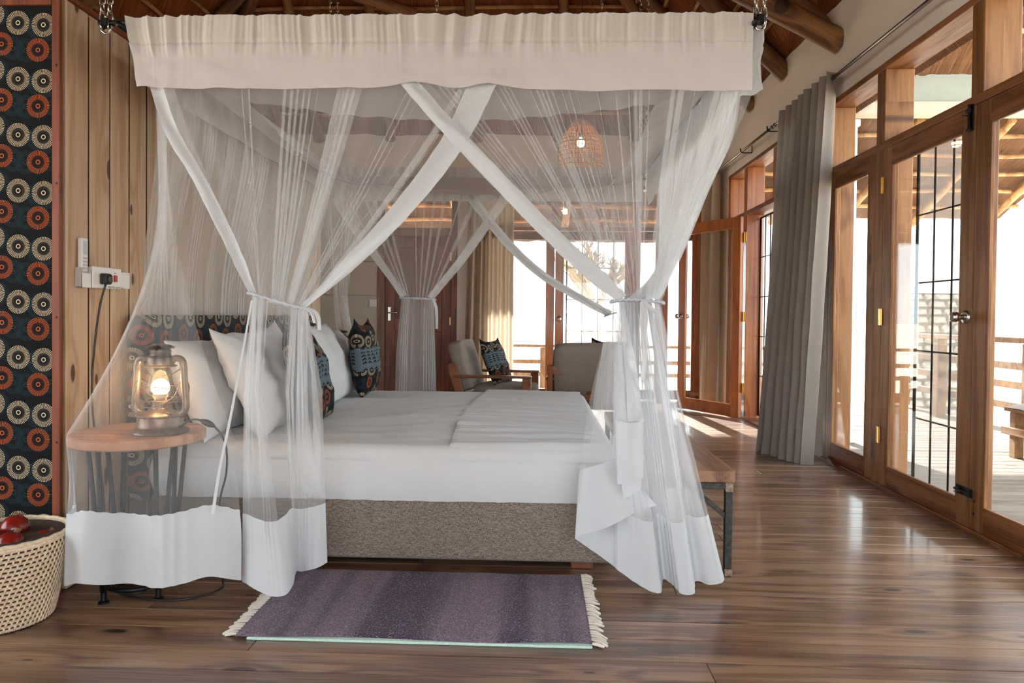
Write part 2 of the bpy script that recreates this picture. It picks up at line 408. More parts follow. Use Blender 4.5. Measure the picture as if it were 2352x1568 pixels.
MT['gable'] = plain('pale_gable', srgb(132, 134, 124), .8, nz=.03, nscale=10)
MT['net'] = net_mat('sheer_net', .21)
MT['net_low'] = net_mat('sheer_net_single', .17)
MT['net_bundle'] = net_mat('sheer_net_bundle', .62)
MT['net_head'] = net_mat('sheer_net_headboard', .48)
MT['net_dense'] = net_mat('sheer_net_gathered', .33)
MT['net_far'] = net_mat('sheer_net_top', .17, (.84, .83, .84))
MT['cotton'] = cloth_mat('white_cotton', (.76, .775, .80), .30, 700, .1, .03)
MT['cotton_v'] = cloth_mat('valance_cotton', (.74, .71, .695), .25, 700, .12, .04)
MT['cotton_roof'] = cloth_mat('canopy_roof_cotton', (.84, .82, .83), .5, 700, .1, .03)
MT['linen'] = cloth_mat('bed_linen', (.73, .735, .745), .12, 900, .08, .02)
MT['curtain'] = cloth_mat('grey_curtain', srgb(158, 148, 140), .12, 500, .2, .06)
MT['curtain_sand'] = cloth_mat('sand_curtain', srgb(206, 190, 168), .22, 500, .2, .06)
MT['print'] = print_mat('ring_print')
MT['print_cushion'] = print_mat('ring_print_cushion', .85, band=(.16, .30), bright=.9)
MT['print_head'] = print_mat('ring_print_headboard', 1.0, base=(.03, .033, .036))
MT['chrome'] = plain('steel', (.62, .60, .57), .22, 1.0)
MT['brass'] = plain('brass', (.78, .52, .18), .25, 1.0)
MT['black_iron'] = plain('black_iron', (.012, .012, .013), .45, .6, nz=.2)
MT['raw_steel'] = plain('raw_steel', (.045, .04, .036), .45, .5, nz=.5, nscale=60)
MT['weld'] = plain('bare_weld', (.30, .22, .16), .5, .5, nz=.5, nscale=90)
MT['rod'] = plain('curtain_rod_metal', (.22, .20, .18), .3, 1.0)
MT['glass'] = glass_mat('window_glass', (.97, .985, .98), 1.0)
MT['bottle_glass'] = glass_mat('lamp_glass', (1, .97, .93), 1.0)
MT['plastic'] = plain('white_plastic', srgb(232, 228, 224), .4)
MT['plastic_grey'] = plain('grey_plastic', srgb(190, 182, 178), .45)
MT['black_plastic'] = plain('black_plastic', (.012, .012, .013), .4)
MT['red'] = plain('red_rocker', srgb(190, 20, 16), .35)
MT['chair_fabric'] = cloth_mat('taupe_upholstery', srgb(156, 144, 134), 0., 700, .2, .08)
MT['sand'] = plain('pale_sand', srgb(226, 214, 196), .95, nz=.12, nscale=.6)
MT['leaf'] = plain('dry_bush', srgb(150, 130, 104), .9, nz=.3)

# ================================================================== STRUCTURE
XW, YB, XL, YN = 2.10, 8.60, -4.3, -1.6          # right wall, back wall, left wall, open near side
ZW = 3.25                                        # wall plate
# ---- floor planks
fl = struct('floor', (0, 3, 0))
o = box('subfloor', XL, XW+.17, YN, YB+.15, -.12, -.022, MT['black_plastic'], None, 0); under(fl, o)
o = box('near_boards', XL, XW, YN, 1.70, -.022, 0, MT['floor'], None, 0); under(fl, o)
y = 1.70; rnd = random.Random(3)
while y < YB-.01:
    w = rnd.choice((.115, .12, .125, .13, .14)); y1 = min(y+w, YB)
    x = XL - rnd.random()*2.2
    while x < XW:
        L = rnd.uniform(2.2, 3.9); a, c = max(x, XL), min(x+L, XW)
        if c-a > .05 and c > -3.2:
            o = box('floor_plank', a+.0008, c-.0008, y+.0013, y1-.0013, -.022, rnd.uniform(-.0006, .0006), MT['floor'], None, .0016); under(fl, o)
        x += L
    y = y1
# ---- left partition of upright planks
MT['groove'] = plain('groove_shadow_stain', srgb(46, 30, 20), .9)
wl = struct('wall_left', (-1.75, 3.9, 0))
PX0, PY0, PY1, PZ = -1.714, 2.475, 5.45, 2.150
under(wl, box('core', PX0-.10, PX0-.0028, PY0+.02, PY1, .0, PZ-.01, MT['groove'], None, 0))
y = PY0
k = 0
while y < PY1-.02:
    y1 = min(y+.1315, PY1)
    o = box('wall_plank', PX0-.022, PX0+rnd.uniform(-.001, .001), y+.0035, y1-.0035, .004, PZ, MT['wall_plank'], None, .004); under(wl, o)
    y = y1; k += 1
under(wl, box('top_cap', PX0-.12, PX0+.012, PY0-.004, PY1, PZ, PZ+.018, MT['frame_red'], None, .002))
# outer room walls that stand behind / beside the partition
ws = struct('wall_side', (XL, 3, 0))  # unseen window opening added in this wall to brighten the right wall
under(ws, box('solid_wall', XL-.2, XL, 2.2, YB+.2, -.1, ZW, MT['plaster'], None, 0), box('solid_wall', XL-.2, XL, YN, -1.2, -.1, ZW, MT['plaster'], None, 0),
      box('breast_wall', XL-.2, XL, -1.2, 2.2, -.1, .5, MT['plaster'], None, 0), box('lintel', XL-.2, XL, -1.2, 2.2, 2.5, ZW, MT['plaster'], None, 0))

# unseen wall behind the camera, added to cut daylight fill; opening sized for it
wn = struct('wall_front', (0, YN, 0))
under(wn, box('solid_wall', XL, -1.3, YN-.2, YN, -.1, ZW+.05, MT['plaster'], None, 0), box('lintel', -1.3, XW, YN-.2, YN, 1.95, ZW+.05, MT['plaster'], None, 0),
      mesh_obj('gable', [V(XL-.2, YN-.1, ZW), V(XW+.2, YN-.1, ZW), V((XL+XW)/2, YN-.1, ZW+3.35)], [(0, 1, 2)], MT['plaster']))

# ---- framed printed cloth panel on the end of the partition
fp = thing('fabric_panel', 'tall black cloth panel printed with cream and orange dashed rings in reddish wood frame', 'panel', (-2.1, PY0, 0))
PLX = -3.2
def flat_xz(name, x0, x1, y, z0, z1, mat, parent=None, nx=1):
    return mesh_obj(name, [(x0, y, z0), (x1, y, z0), (x1, y, z1), (x0, y, z1)], [(0, 1, 2, 3)], mat, parent, False, [(x0, z0), (x1, z0), (x1, z1), (x0, z1)])
def uv_box(o, ax, ay, off=(0, 0)):
    me = o.data; ul = me.uv_layers.new(name='UVMap')
    for lp in me.loops:
        c = me.vertices[lp.vertex_index].co + o.location; ul.data[lp.index].uv = (c[ax]+off[0], c[ay]+off[1])
    return o
# anchor the print so that a cream ring sits where the photo shows one
anchor = aY(49.5, 57, PY0)
cl = box('cloth', PLX, PX0-.022, PY0-.018, PY0+.015, .03, 2.13, MT['print'], None, 0); uv_box(cl, 0, 2, (-anchor.x, -anchor.z)); under(fp, cl)
under(fp, box('frame_stile', PX0-.030, PX0-.001, PY0-.032, PY0-.0185, .0, 2.145, MT['frame_red'], None, .002),
      box('frame_rail', PLX, PX0-.030, PY0-.034, PY0-.0185, .02, .075, MT['frame_red'], None, .002),
      box('frame_rail', PLX, PX0-.030, PY0-.034, PY0-.0185, 2.115, 2.150, MT['frame_red'], None, .002))
for z in (.05, .55, 1.0, 1.48, 1.9):
    o = lathe('nail_hole', [(.0, .0006), (.004, .0006), (.0045, 0)], MT['black_iron'], None, 8, (0, 0, 0)); o.rotation_euler = (PI/2, 0, 0); o.location = (PX0-.012, PY0-.0322, z); under(fp, o)
# ---- right wall
def wallbox(name, *a, mat='plaster'): return skind(box(name, *a, MT[mat], None, 0))
WT = .19
wr = struct('wall_right', (XW, 5, 0))
under(wr, box('upper_wall', XW, XW+WT, YN, YB+.19, 2.575, ZW+.06, MT['plaster'], None, 0),
      box('pier', XW, XW+WT, 5.18, 5.36, -.1, 2.575, MT['plaster'], None, 0),
      box('pier', XW, XW+WT, 7.80, YB+.19, -.1, 2.575, MT['plaster'], None, 0),
      box('pier', XW, XW+WT, YN, 1.85, -.1, 2.575, MT['plaster'], None, 0))
# ---- back wall (openings: panel door x -1.98..-1.0, french doors x -.92..1.25)
wb = struct('wall_back', (0, YB, 0))
under(wb, box('board_backing', -3.0, -1.99, YB+.05, YB+WT, -.1, 2.62, MT['plaster'], None, 0))
under(wb, box('upper_wall', XL, XW, YB, YB+WT, 2.62, ZW+.06, MT['plaster'], None, 0),
      box('pier', XL, -3.0, YB, YB+WT, -.1, 2.62, MT['plaster'], None, 0),
      box('pier', -1.00, -.80, YB, YB+WT, -.1, 2.62, MT['plaster'], None, 0),
      box('pier', 1.98, XW, YB, YB+WT, -.1, 2.62, MT['plaster'], None, 0))
z = 0.
for h in (.42, .42, .42, .42, .42, .42, .1):
    under(wb, box('wall_board', -3.0, -1.99, YB-.012, YB+.1, z+.002, min(z+h, 2.62)-.002, MT['tile'], None, .002)); z += h

# ---- doors and windows of the right wall
def pane(name, x, y0, y1, z0, z1, parent, mat='glass', th=.004):
    o = box(name, x, x+th, y0, y1, z0, z1, MT[mat], None, 0); under(parent, o); return o
def leaf(root, w, h, th, st, br, tr, matv, math_, glass='glass', bead=True):
    """door leaf in local coordinates: x across (thickness, room side at -x), y from hinge 0..w, z 0..h"""
    box('stile', -th, 0, 0, st, 0, h, matv, root, .003); box('stile', -th, 0, w-st, w, 0, h, matv, root, .003)
    box('bottom_rail', -th, 0, st, w-st, 0, br, math_, root, .003); box('top_rail', -th, 0, st, w-st, h-tr, h, math_, root, .003)
    p = box('pane', -th*.55, -th*.55+.004, st, w-st, br, h-tr, MT[glass], root, 0)
    if bead:
        bx_ = -th-.002
        box('bead', bx_, -th*.6, st-.006, st+.012, br, h-tr, matv, root, .003); box('bead', bx_, -th*.6, w-st-.012, w-st+.006, br, h-tr, matv, root, .003)
        box('bead', bx_, -th*.6, st, w-st, br-.006, br+.012, math_, root, .003); box('bead', bx_, -th*.6, st, w-st, h-tr-.012, h-tr+.006, math_, root, .003)
def knob_geo(parent, x, y, z, s=-1, mat='chrome'):
    """round door knob sticking out along s*x"""
    v, f = lathe_geo([(0, -.001), (.034, -.001), (.033, .004), (.026, .010), (.014, .012), (.0125, .030), (.020, .036), (.0265, .046), (.0265, .058), (.021, .070), (.012, .0735), (.0, .074)], 24)
    o = mesh_obj('knob', v, f, MT[mat], parent, True); auto_sharp(o)
    o.rotation_euler = (0, s*PI/2, 0); o.location = (x, y, z); return o
def hinge(parent, x, y, z, along='y'):
    bm = bmesh.new(); bm_box(bm, -.003, .001, -.022, .022, -.05, .05, .0005)
    for q in range(5):
        r = bmesh.ops.create_cone(bm, cap_ends=True, segments=10, radius1=.0055, radius2=.0055, depth=.0185)
        bmesh.ops.translate(bm, vec=(-.005, 0, -.04+.02*q), verts=r['verts'])
    o = bm_obj('hinge', bm, MT['brass'], parent); o.location = (x, y, z); return o
def bolt(parent, x, y, z, vertical=False, ln=.13):
    bm = bmesh.new()
    bm_box(bm, -.004, 0, -ln/2, ln/2, -.022, .022, .001); bm_box(bm, -.016, -.004, -ln*.48, -ln*.38, -.018, .018, .002); bm_box(bm, -.016, -.004, ln*.2, ln*.35, -.018, .018, .002)
    r = bmesh.ops.create_cone(bm, cap_ends=True, segments=10, radius1=.006, radius2=.006, depth=ln*1.02); bmesh.ops.rotate(bm, cent=(0, 0, 0), matrix=Matrix.Rotation(PI/2, 3, 'X'), verts=r['verts'])
    bmesh.ops.translate(bm, vec=(-.010, .0, 0), verts=r['verts'])
    o = bm_obj('bolt', bm, MT['black_iron'], parent)
    bm = bmesh.new(); r = bmesh.ops.create_cone(bm, cap_ends=True, segments=8, radius1=.0035, radius2=.0035, depth=.035); bmesh.ops.rotate(bm, cent=(0, 0, 0), matrix=Matrix.Rotation(PI/2, 3, 'Y'), verts=r['verts'])
    bmesh.ops.translate(bm, vec=(-.026, ln*.1, -.004), verts=r['verts'])
    p = bm_obj('bolt_pin', bm, MT['chrome'], o)
    o.location = (x, y, z)
    if vertical: o.rotation_euler = (PI/2, 0, 0)
    return o
FD = .17                                            # frame depth
def frame_set(tag_, yend, ypost, ygap, yfar, wood_v, wood_h):
    """jambs, posts, transom and head of one door set in the right wall, yend = far jamb"""
    fr = struct(tag_, (XW, ygap, 0))
    X0, X1 = XW-.006, XW+FD
    P_ = [(yend-.06, yend), (ypost-.05, ypost+.05), (ygap-.047, ygap+.047), (yfar-.05, yfar+.05)]
    for k_, (a, c) in enumerate(P_):
        if k_ == 2: under(fr, box('mullion', X0, X1, a, c, 2.10, 2.545, wood_v, None, .004))
        else: under(fr, box('post', X0, X1, a, c, 0, 2.545, wood_v, None, .004))
    under(fr, box('head', X0-.004, X1, yfar-.05, yend, 2.545, 2.585, wood_h, None, .004),
          box('transom_bar', X0-.002, X1, yfar-.05, yend, 2.060, 2.105, wood_h, None, .004),
          box('sill', X0-.012, X1, yfar-.05, yend, -.02, .018, wood_h, None, .004))
    for k_ in range(3):
        under(fr, box('transom_pane', XW+.085, XW+.089, P_[k_+1][1], P_[k_][0], 2.105, 2.545, MT['glass'], None, 0))
    return fr
near = frame_set('window_1', 5.18, 4.385, 3.44, 2.50, MT['teak'], MT['teak_y'])
near['label'] = 'teak door frame with transom lights beside grey curtain'
def leaf_at(name, hinge_pt, dirv, w, h, matv, math_, st=.095, br=.115, tr=.105, th=.042):
    """leaf with local +y along dirv and local -x facing the room (left of the hinge->free direction when s>0)"""
    r = struct(name, hinge_pt); ang = math.atan2(dirv[1], dirv[0]) - PI/2; r.rotation_euler = (0, 0, ang)
    leaf(r, w, h, th, st, br, tr, matv, math_); return r
# leaf directions run towards -y so local x is mirrored: use +y direction from the near end instead, room side = -x
d = leaf_at('window_2', (XW+.036, 4.435, .02), (0, 1), .685, 2.04, MT['teak'], MT['teak_y'], st=.085)
dA = leaf_at('door_1', (XW+.036, 3.445, .018), (0, 1), .890, 2.04, MT['teak'], MT['teak_y'])
knob_geo(dA, -.042, .05, 1.02); hinge(dA, -.045, .893, .30); hinge(dA, -.045, .893, 1.02); hinge(dA, -.045, .893, 1.82)
bolt(dA, -.043, .030, .17); 
bl = bolt(dA, -.043, .035, 1.985, True)
dB = leaf_at('door_2', (XW+.036, 2.55, .018), (0, 1), .890, 2.04, MT['teak'], MT['teak_y'], st=.105)
for z in (.08, .14): 
    o = lathe('plug', [(0, .001), (.007, .001), (.0075, 0)], MT['black_iron'], dB, 10); o.rotation_euler = (0, -PI/2, 0); o.location = (-.043, .85, z)
d = leaf_at('window_6', (XW+.036, 1.86, .02), (0, 1), .585, 2.50, MT['teak'], MT['teak_y'], st=.085)
far = frame_set('window_3', 7.80, 7.17, 6.30, 5.40, MT['amber'], MT['teak_y'])
d = leaf_at('window_4', (XW+.036, 7.22, .02), (0, 1), .52, 2.04, MT['teak'], MT['teak_y'], st=.07)
d = leaf_at('door_7', (XW+.036, 5.45, .018), (0, 1), .845, 2.04, MT['amber'], MT['teak_y'])
# open leaf: hinged at y 7.12, swung into the room
hp = V(XW-.035, 7.12, .018); dv = V(-.523, .852, 0)
dC = leaf_at('door_3', hp, dv, .885, 2.03, MT['amber'], MT['amber'], st=.10)
knob_geo(dC, -.042, .845, 1.02, -1); knob_geo(dC, 0, .845, 1.02, 1)
for z in (.30, 1.02, 1.82): hinge(dC, .002, -.012, z)
# ---- lattice security gates with fly screen outside the doors
MT['screen'] = net_mat('fly_screen', .45, (.46, .42, .38))
def gate(name, label, p, ydir, w, h, nv, nh, cat='gate', mesh=True):
    g_ = thing(name, label, cat, p, math.atan2(ydir[1], ydir[0])-PI/2)
    for a in (0, w): tube('bar', [V(0, a, 0), V(0, a, h)], .010, MT['black_iron'], g_, 6)
    for a in (0, h): tube('bar', [V(0, 0, a), V(0, w, a)], .010, MT['black_iron'], g_, 6)
    for k_ in range(1, nv): tube('bar', [V(0, w*k_/nv, 0), V(0, w*k_/nv, h)], .006, MT['black_iron'], g_, 6)
    for k_ in range(1, nh): tube('bar', [V(0, 0, h*k_/nh), V(0, w, h*k_/nh)], .005, MT['black_iron'], g_, 6)
    if mesh: mesh_obj('screen', [V(.012, 0, 0), V(.012, w, 0), V(.012, w, h), V(.012, 0, h)], [(0, 1, 2, 3)], MT['screen'], g_)
    return g_
gate('lattice_gate', 'black barred fly screen gate behind the glass door with a steel knob by grey curtain', (XW+.13, 3.50, .05), (0, 1), .70, 1.98, 4, 5)
gate('lattice_gate', 'black barred fly screen gate in the doorway of the wide open amber door', (XW+.13, 6.36, .05), (0, 1), .74, 1.98, 5, 5)
gate('lattice_gate', 'black barred fly screen gate behind the french door at the end of the room', (.36, YB+.19, .05), (1, 0), .78, 1.98, 4, 5)

# ---- back wall doors
fb = struct('window_5', (0, YB, 0))
def fbx(n, *a, m='amber'): o = box(n, *a, MT[m], None, .004); under(fb, o); return o
Y0, Y1 = YB-.006, YB+.15
for a, c in ((-.80, -.73), (1.17, 1.22), (1.465, 1.55), (1.92, 1.98)): fbx('post', a, c, Y0, Y1, 0, 2.62)
fbx('mullion', .165, .255, Y0, Y1, 2.12, 2.58)
fbx('head', -.80, 1.98, Y0, Y1, 2.58, 2.62, m='teak_x'); fbx('transom_bar', -.80, 1.98, Y0, Y1, 2.075, 2.12, m='teak_x')
for a, c in ((-.73, .165), (.255, 1.17), (1.22, 1.465), (1.55, 1.92)): fbx('transom_pane', a, c, YB+.07, YB+.074, 2.12, 2.58, m='glass')
def leaf_back(name, x0, w, st=.105):
    r = struct(name, (x0, YB+.036, .018)); r.rotation_euler = (0, 0, -PI/2)      # local +y -> +x, local -x -> +y ... room side +x
    br, tr, h, th = .115, .105, 2.05, .042
    box('stile', 0, th, 0, st, 0, h, MT['amber'], r, .003); box('stile', 0, th, w-st, w, 0, h, MT['amber'], r, .003)
    box('bottom_rail', 0, th, st, w-st, 0, br, MT['teak_y'], r, .003); box('top_rail', 0, th, st, w-st, h-tr, h, MT['teak_y'], r, .003)
    box('pane', th*.5, th*.5+.004, st, w-st, br, h-tr, MT['glass'], r, 0); return r
l3 = leaf_back('window_7', 1.222, .241, .03); l4 = leaf_back('window_8', 1.552, .366, .04); l1 = leaf_back('door_4', -.728, .93); l2 = leaf_back('door_5', .212, .955)
knob_geo(l2, .043, .05, .975, 1)
# panel door of the bathroom with a light above it
db = struct('door_6', (-1.5, YB, 0))
def dbx(n, *a, m='brown_door'): o = box(n, *a, MT[m], None, .004); under(db, o); return o
dbx('post', -1.99, -1.90, YB-.02, YB+.15, 0, 2.62); dbx('post', -1.07, -1.00, YB-.02, YB+.15, 0, 2.62, m='mahog')
dbx('head', -1.99, -1.00, YB-.02, YB+.15, 2.56, 2.62); dbx('transom_bar', -1.90, -1.07, YB-.02, YB+.15, 2.00, 2.10)
dbx('transom_pane', -1.90, -1.07, YB+.07, YB+.074, 2.10, 2.56, m='glass')
for a, c in ((-1.90, -1.78), (-1.19, -1.07)): dbx('stile', a, c, YB+.01, YB+.05, .01, 2.0, m='mahog')
for a, c in ((.01, .2), (.82, .98), (1.86, 2.0)): dbx('rail', -1.78, -1.19, YB+.01, YB+.05, a, c, m='mahog')
for a, c in ((.2, .82), (.98, 1.86)):
    for e, g_ in ((-1.78, -1.50), (-1.46, -1.19)): dbx('panel', e, g_, YB+.022, YB+.045, a, c, m='mahog')
dbx('muntin', -1.50, -1.46, YB+.01, YB+.05, .2, .82, m='mahog'); dbx('muntin', -1.50, -1.46, YB+.01, YB+.05, .98, 1.86, m='mahog')
o = box('handle_plate', -1.86, -1.825, YB+.004, YB+.011, .95, 1.12, MT['chrome'], None, .002); under(db, o)
o = tube('handle', [V(-1.842, YB+.01, 1.05), V(-1.842, YB-.045, 1.05), V(-1.83, YB-.05, 1.05), V(-1.73, YB-.05, 1.05)], .009, MT['chrome']); under(db, o)
for z in (.3, .95, 1.75):
    o = hinge(None, 0, 0, 0); o.rotation_euler = (0, 0, PI/2); o.location = (-1.07, YB+.008, z); under(db, o)

# ---- thatched roof: right slope, back slope, left slope
ce = struct('ceiling', (0, 4, 4))
def zr(x): return ZW + (XW-x)
RX = (XL+XW)/2                                      # ridge line
def rough(p, s=.018, f=5.): return noise.noise(Vector(p)*f)*s
def slope_sheet(name, fn, ns, nt, lu, lv, mat, nrm, amp=.02):
    def g_(s, t):
        p = fn(s, t); return p + Vector(nrm)*rough(p, amp, 4.)
    return grid_obj(name, g_, ns, nt, mat, None, lambda s, t: (s*lu, t*lv))
OH = .52
# right slope (u along y, v up the slope); hipped against the back slope
yb_eave = YB
def right_fn(s, t, x0=None):
    x = lerp(XW+.17, RX, t) if x0 is None else lerp(x0, XW+.17, t); z = zr(x); ymax = YB+.55 - max(0, (XW-x)) if x < XW else YB+.55
    ymax = YB - (XW-x) if x < XW else YB+.4
    return V(x, lerp(YN-.6, ymax, s), z)
sh = slope_sheet('thatch_slope', right_fn, 120, 40, 10., 5.5, MT['thatch'], (.7, 0, .7)); under(ce, sh)
def back_fn(s, t):
    y_ = lerp(YB+.3, YB-(XW-RX), t); k_ = (YB-y_); x0 = XL+max(k_, -.3); x1 = XW-max(k_, -.3)
    return V(lerp(x0, x1, s), y_, ZW+k_)
sh = slope_sheet('thatch_slope', back_fn, 100, 40, 7., 4.6, MT['thatch'], (0, .7, .7)); under(ce, sh)
def left_fn(s, t):
    x = lerp(XL-.5, RX, t); k_ = x-XL; ymax = YB-max(k_, 0)
    return V(x, lerp(YN-.6, ymax, s), ZW+k_)
sh = slope_sheet('thatch_slope', left_fn, 100, 40, 10., 5.2, MT['thatch'], (-.7, 0, .7)); under(ce, sh)
# weather skin of the thatch, so that the roof keeps light out
def outer(name, fn, off):
    o_ = grid_obj(name, lambda s, t: fn(s, t)+Vector(off), 2, 2, MT['thatch_out'], None, lambda s, t: (s*10, t*5)); under(ce, o_)
sh = slope_sheet('eave_thatch', lambda s, t: right_fn(s, t, XW+OH), 120, 8, 10., .55, MT['thatch_out'], (.7, 0, .7)); under(ce, sh)
outer('roof_skin', lambda s, t: right_fn(s, t, XW+OH), (.16, 0, .16)); outer('roof_skin', right_fn, (.16, 0, .16)); outer('roof_skin', back_fn, (0, .16, .16)); outer('roof_skin', left_fn, (-.16, 0, .16))
def pole(name, p, q, r0, r1, mat='pole', wob=.012, seg=10):
    """a debarked pole, its own z axis along its length"""
    p, q = Vector(p), Vector(q); d_ = q-p; L = d_.length; n_ = max(4, int(L/.18))
    ph = random.random()*9
    pts = [V(wob*math.sin(k_*.7+ph), wob*math.cos(k_*.5+ph*2), -L/2+L*k_/n_) for k_ in range(n_+1)]
    v, f = tube_geo(pts, lambda t: lerp(r0, r1, t)*(1+.06*math.sin(t*11+ph)), seg)
    o_ = mesh_obj(name, v, f, MT[mat], None, True); auto_sharp(o_, 1.0)
    o_.rotation_mode = 'QUATERNION'; o_.rotation_quaternion = d_.to_track_quat('Z', 'Y'); o_.location = (p+q)/2
    return o_
# rafters on the back slope
for x in (-3.17, -2.73, -1.83, -.76, .25, 1.15):
    k_ = min(x-XL, XW-x, 2.9)
    under(ce, pole('rafter', (x, YB-.02, ZW-.07), (x, YB-k_, ZW+k_-.07), .065, .05))
# rafters on the right slope; low ends cut where they meet the wall
for yy in (1.2, 2.5, 3.75, 5.22, 6.12, 7.03, 7.8):
    k_ = min(YB-yy, 3.1)
    under(ce, pole('rafter', (XW+.02, yy, ZW-.135), (XW-k_, yy, ZW+k_-.135), .075, .06))
for yy in (2.6, 4.2, 5.8, 7.2):
    k_ = min(YB-yy, 3.1)
    under(ce, pole('rafter', (XL, yy, ZW-.10), (XL+k_, yy, ZW+k_-.10), .07, .055))
under(ce, pole('hip_rafter', (XW, YB, ZW-.08), (XW-3.1, YB-3.1, ZW+3.02), .075, .06), pole('hip_rafter', (XL, YB, ZW-.08), (XL+3.1, YB-3.1, ZW+3.02), .075, .06))
# heavy brace poles running from the right wall up across the room
under(ce, pole('brace_pole', (2.12, 5.02, 2.965), (-.35, 5.02, 4.30), .088, .08, wob=.006))
under(ce, pole('brace_pole', (-1.3, 7.2, 4.1), (-2.9, 6.3, 4.35), .07, .06))
under(ce, pole('brace_pole', (-4.2, 3.8, 3.5), (-2.2, 5.6, 4.3), .08, .07))
# laths
for k_ in range(1, 14):
    h = .22*k_
    under(ce, pole('lath', (XW-h, YN, ZW+h-.03), (XW-h, YB-h, ZW+h-.03), .022, .020, 'lath', .008, 7))
    under(ce, pole('lath', (XL+h, YB-h, ZW+h-.03), (XW-h, YB-h, ZW+h-.03), .022, .020, 'lath', .008, 7))
    under(ce, pole('lath', (XL+h, YN, ZW+h-.03), (XL+h, YB-h, ZW+h-.03), .022, .020, 'lath', .008, 7))
# thatch fringe at the right eave outside (loose straw ends)
def fringe(name, a, b_, out, n_, ln, mat, drop=(0, 0, -1), thick=.16, parent=None):
    a, b_ = Vector(a), Vector(b_); vs_, fs = [], []; rr = random.Random(hash(name) % 1000 + n_)
    out = Vector(out).normalized(); up_ = V(0, 0, 1)
    al = (b_-a).normalized(); nrm = al.cross(out)
    if nrm.z < 0: nrm = -nrm
    for k_ in range(n_):
        c = a.lerp(b_, rr.random()) + nrm*rr.random()*thick; d_ = (out + V(rr.uniform(-.25, .25), rr.uniform(-.25, .25), rr.uniform(-.25, .15))).normalized()
        L = ln*rr.uniform(.4, 1.1); w_ = al*.0035; s_ = c - d_*.12; e = c + d_*L
        i = len(vs_); hgt = nrm*.0035
        vs_ += [s_-w_, s_+w_, s_+hgt, e]; fs += [(i, i+1, i+3), (i+1, i+2, i+3), (i+2, i, i+3)]
    return mesh_obj(name, vs_, fs, mat, parent)
MT['straw'] = plain('straw', srgb(150, 108, 72), .8, nz=.3, nscale=20)
o = fringe('straw_fringe', (XW+OH-.04, -1, zr(XW+OH-.04)), (XW+OH-.04, YB+.4, zr(XW+OH-.04)), (.7, 0, -.7), 9000, .10, MT['straw']); o['kind'] = 'stuff'; under(ce, o)

# ================================================================== OUTSIDE
DZ = -.06
dk = struct('deck', (3.4, 6, DZ))
rnd = random.Random(11); y = 1.2
while y < 12.6:
    if y < 8.8:
        under(dk, box('deck_board', XW+.17, 4.75, y+.003, y+.127, DZ-.03, DZ+rnd.uniform(-.001, .001), MT['deck'], None, .003))
    else:
        a = -.35 if y > 9.3 else -.06
        under(dk, box('deck_board', -4.5, 4.75, y+.003, y+.127, a-.03, a+rnd.uniform(-.001, .001), MT['deck'], None, .003))
    y += .13
g = skind(mesh_obj('ground', [(-150, -60, -.75), (150, -60, -.75), (150, 300, -.75), (-150, 300, -.75)], [(0, 1, 2, 3)], MT['sand']))
g = box('near_terrace', XL-3, XW+3, YN-6, YN, -.3, -.1, MT['deck'], None, 0); skind(g); g.name = 'floor_terrace'
# railings
def railing(name, label, p, q, zt, zs, posts, dropz, grp='deck railings'):
    p, q = Vector(p), Vector(q)
    r = thing(name, label, 'railing', (p.x, p.y, dropz), 0, grp)
    ob = []
    o_ = bar('top_rail', V(p.x, p.y, zt), V(q.x, q.y, zt), .12, .05, MT['rail'], None, .004); ob.append(o_)
    for z in zs: ob.append(bar('rail', V(p.x, p.y, z), V(q.x, q.y, z), .04, .07, MT['rail'], None, .004))
    for k_ in range(posts+1):
        c = p.lerp(q, k_/posts); ob.append(box('post', c.x-.05, c.x+.05, c.y-.05, c.y+.05, dropz-.5, zt-.03, MT['rail'], None, .004))
    parent_world(ob, r); return r
railing('deck_railing', 'pale timber railing along the deck outside the glass doors', (4.50, 2.2, 0), (4.50, 9.4, 0), .84, (.60, .42, .22), 5, DZ)
railing('deck_railing', 'pale timber railing of the terrace beyond the french doors', (-4.2, 12.4, 0), (4.4, 12.4, 0), .50, (.22, .0), 6, -.35)
# white post holding the eave
po = thing('veranda_post', 'slim white painted post standing on the deck under the eave', 'post', (2.72, 6.25, DZ))
under(po, box('shaft', 2.672, 2.768, 6.20, 6.30, DZ, 2.74, MT['white_paint'], None, .006), box('foot', 2.655, 2.785, 6.185, 6.315, DZ, DZ+.05, MT['white_paint'], None, .005),
      box('capital', 2.655, 2.785, 6.185, 6.315, 2.70, 2.76, MT['white_paint'], None, .005))
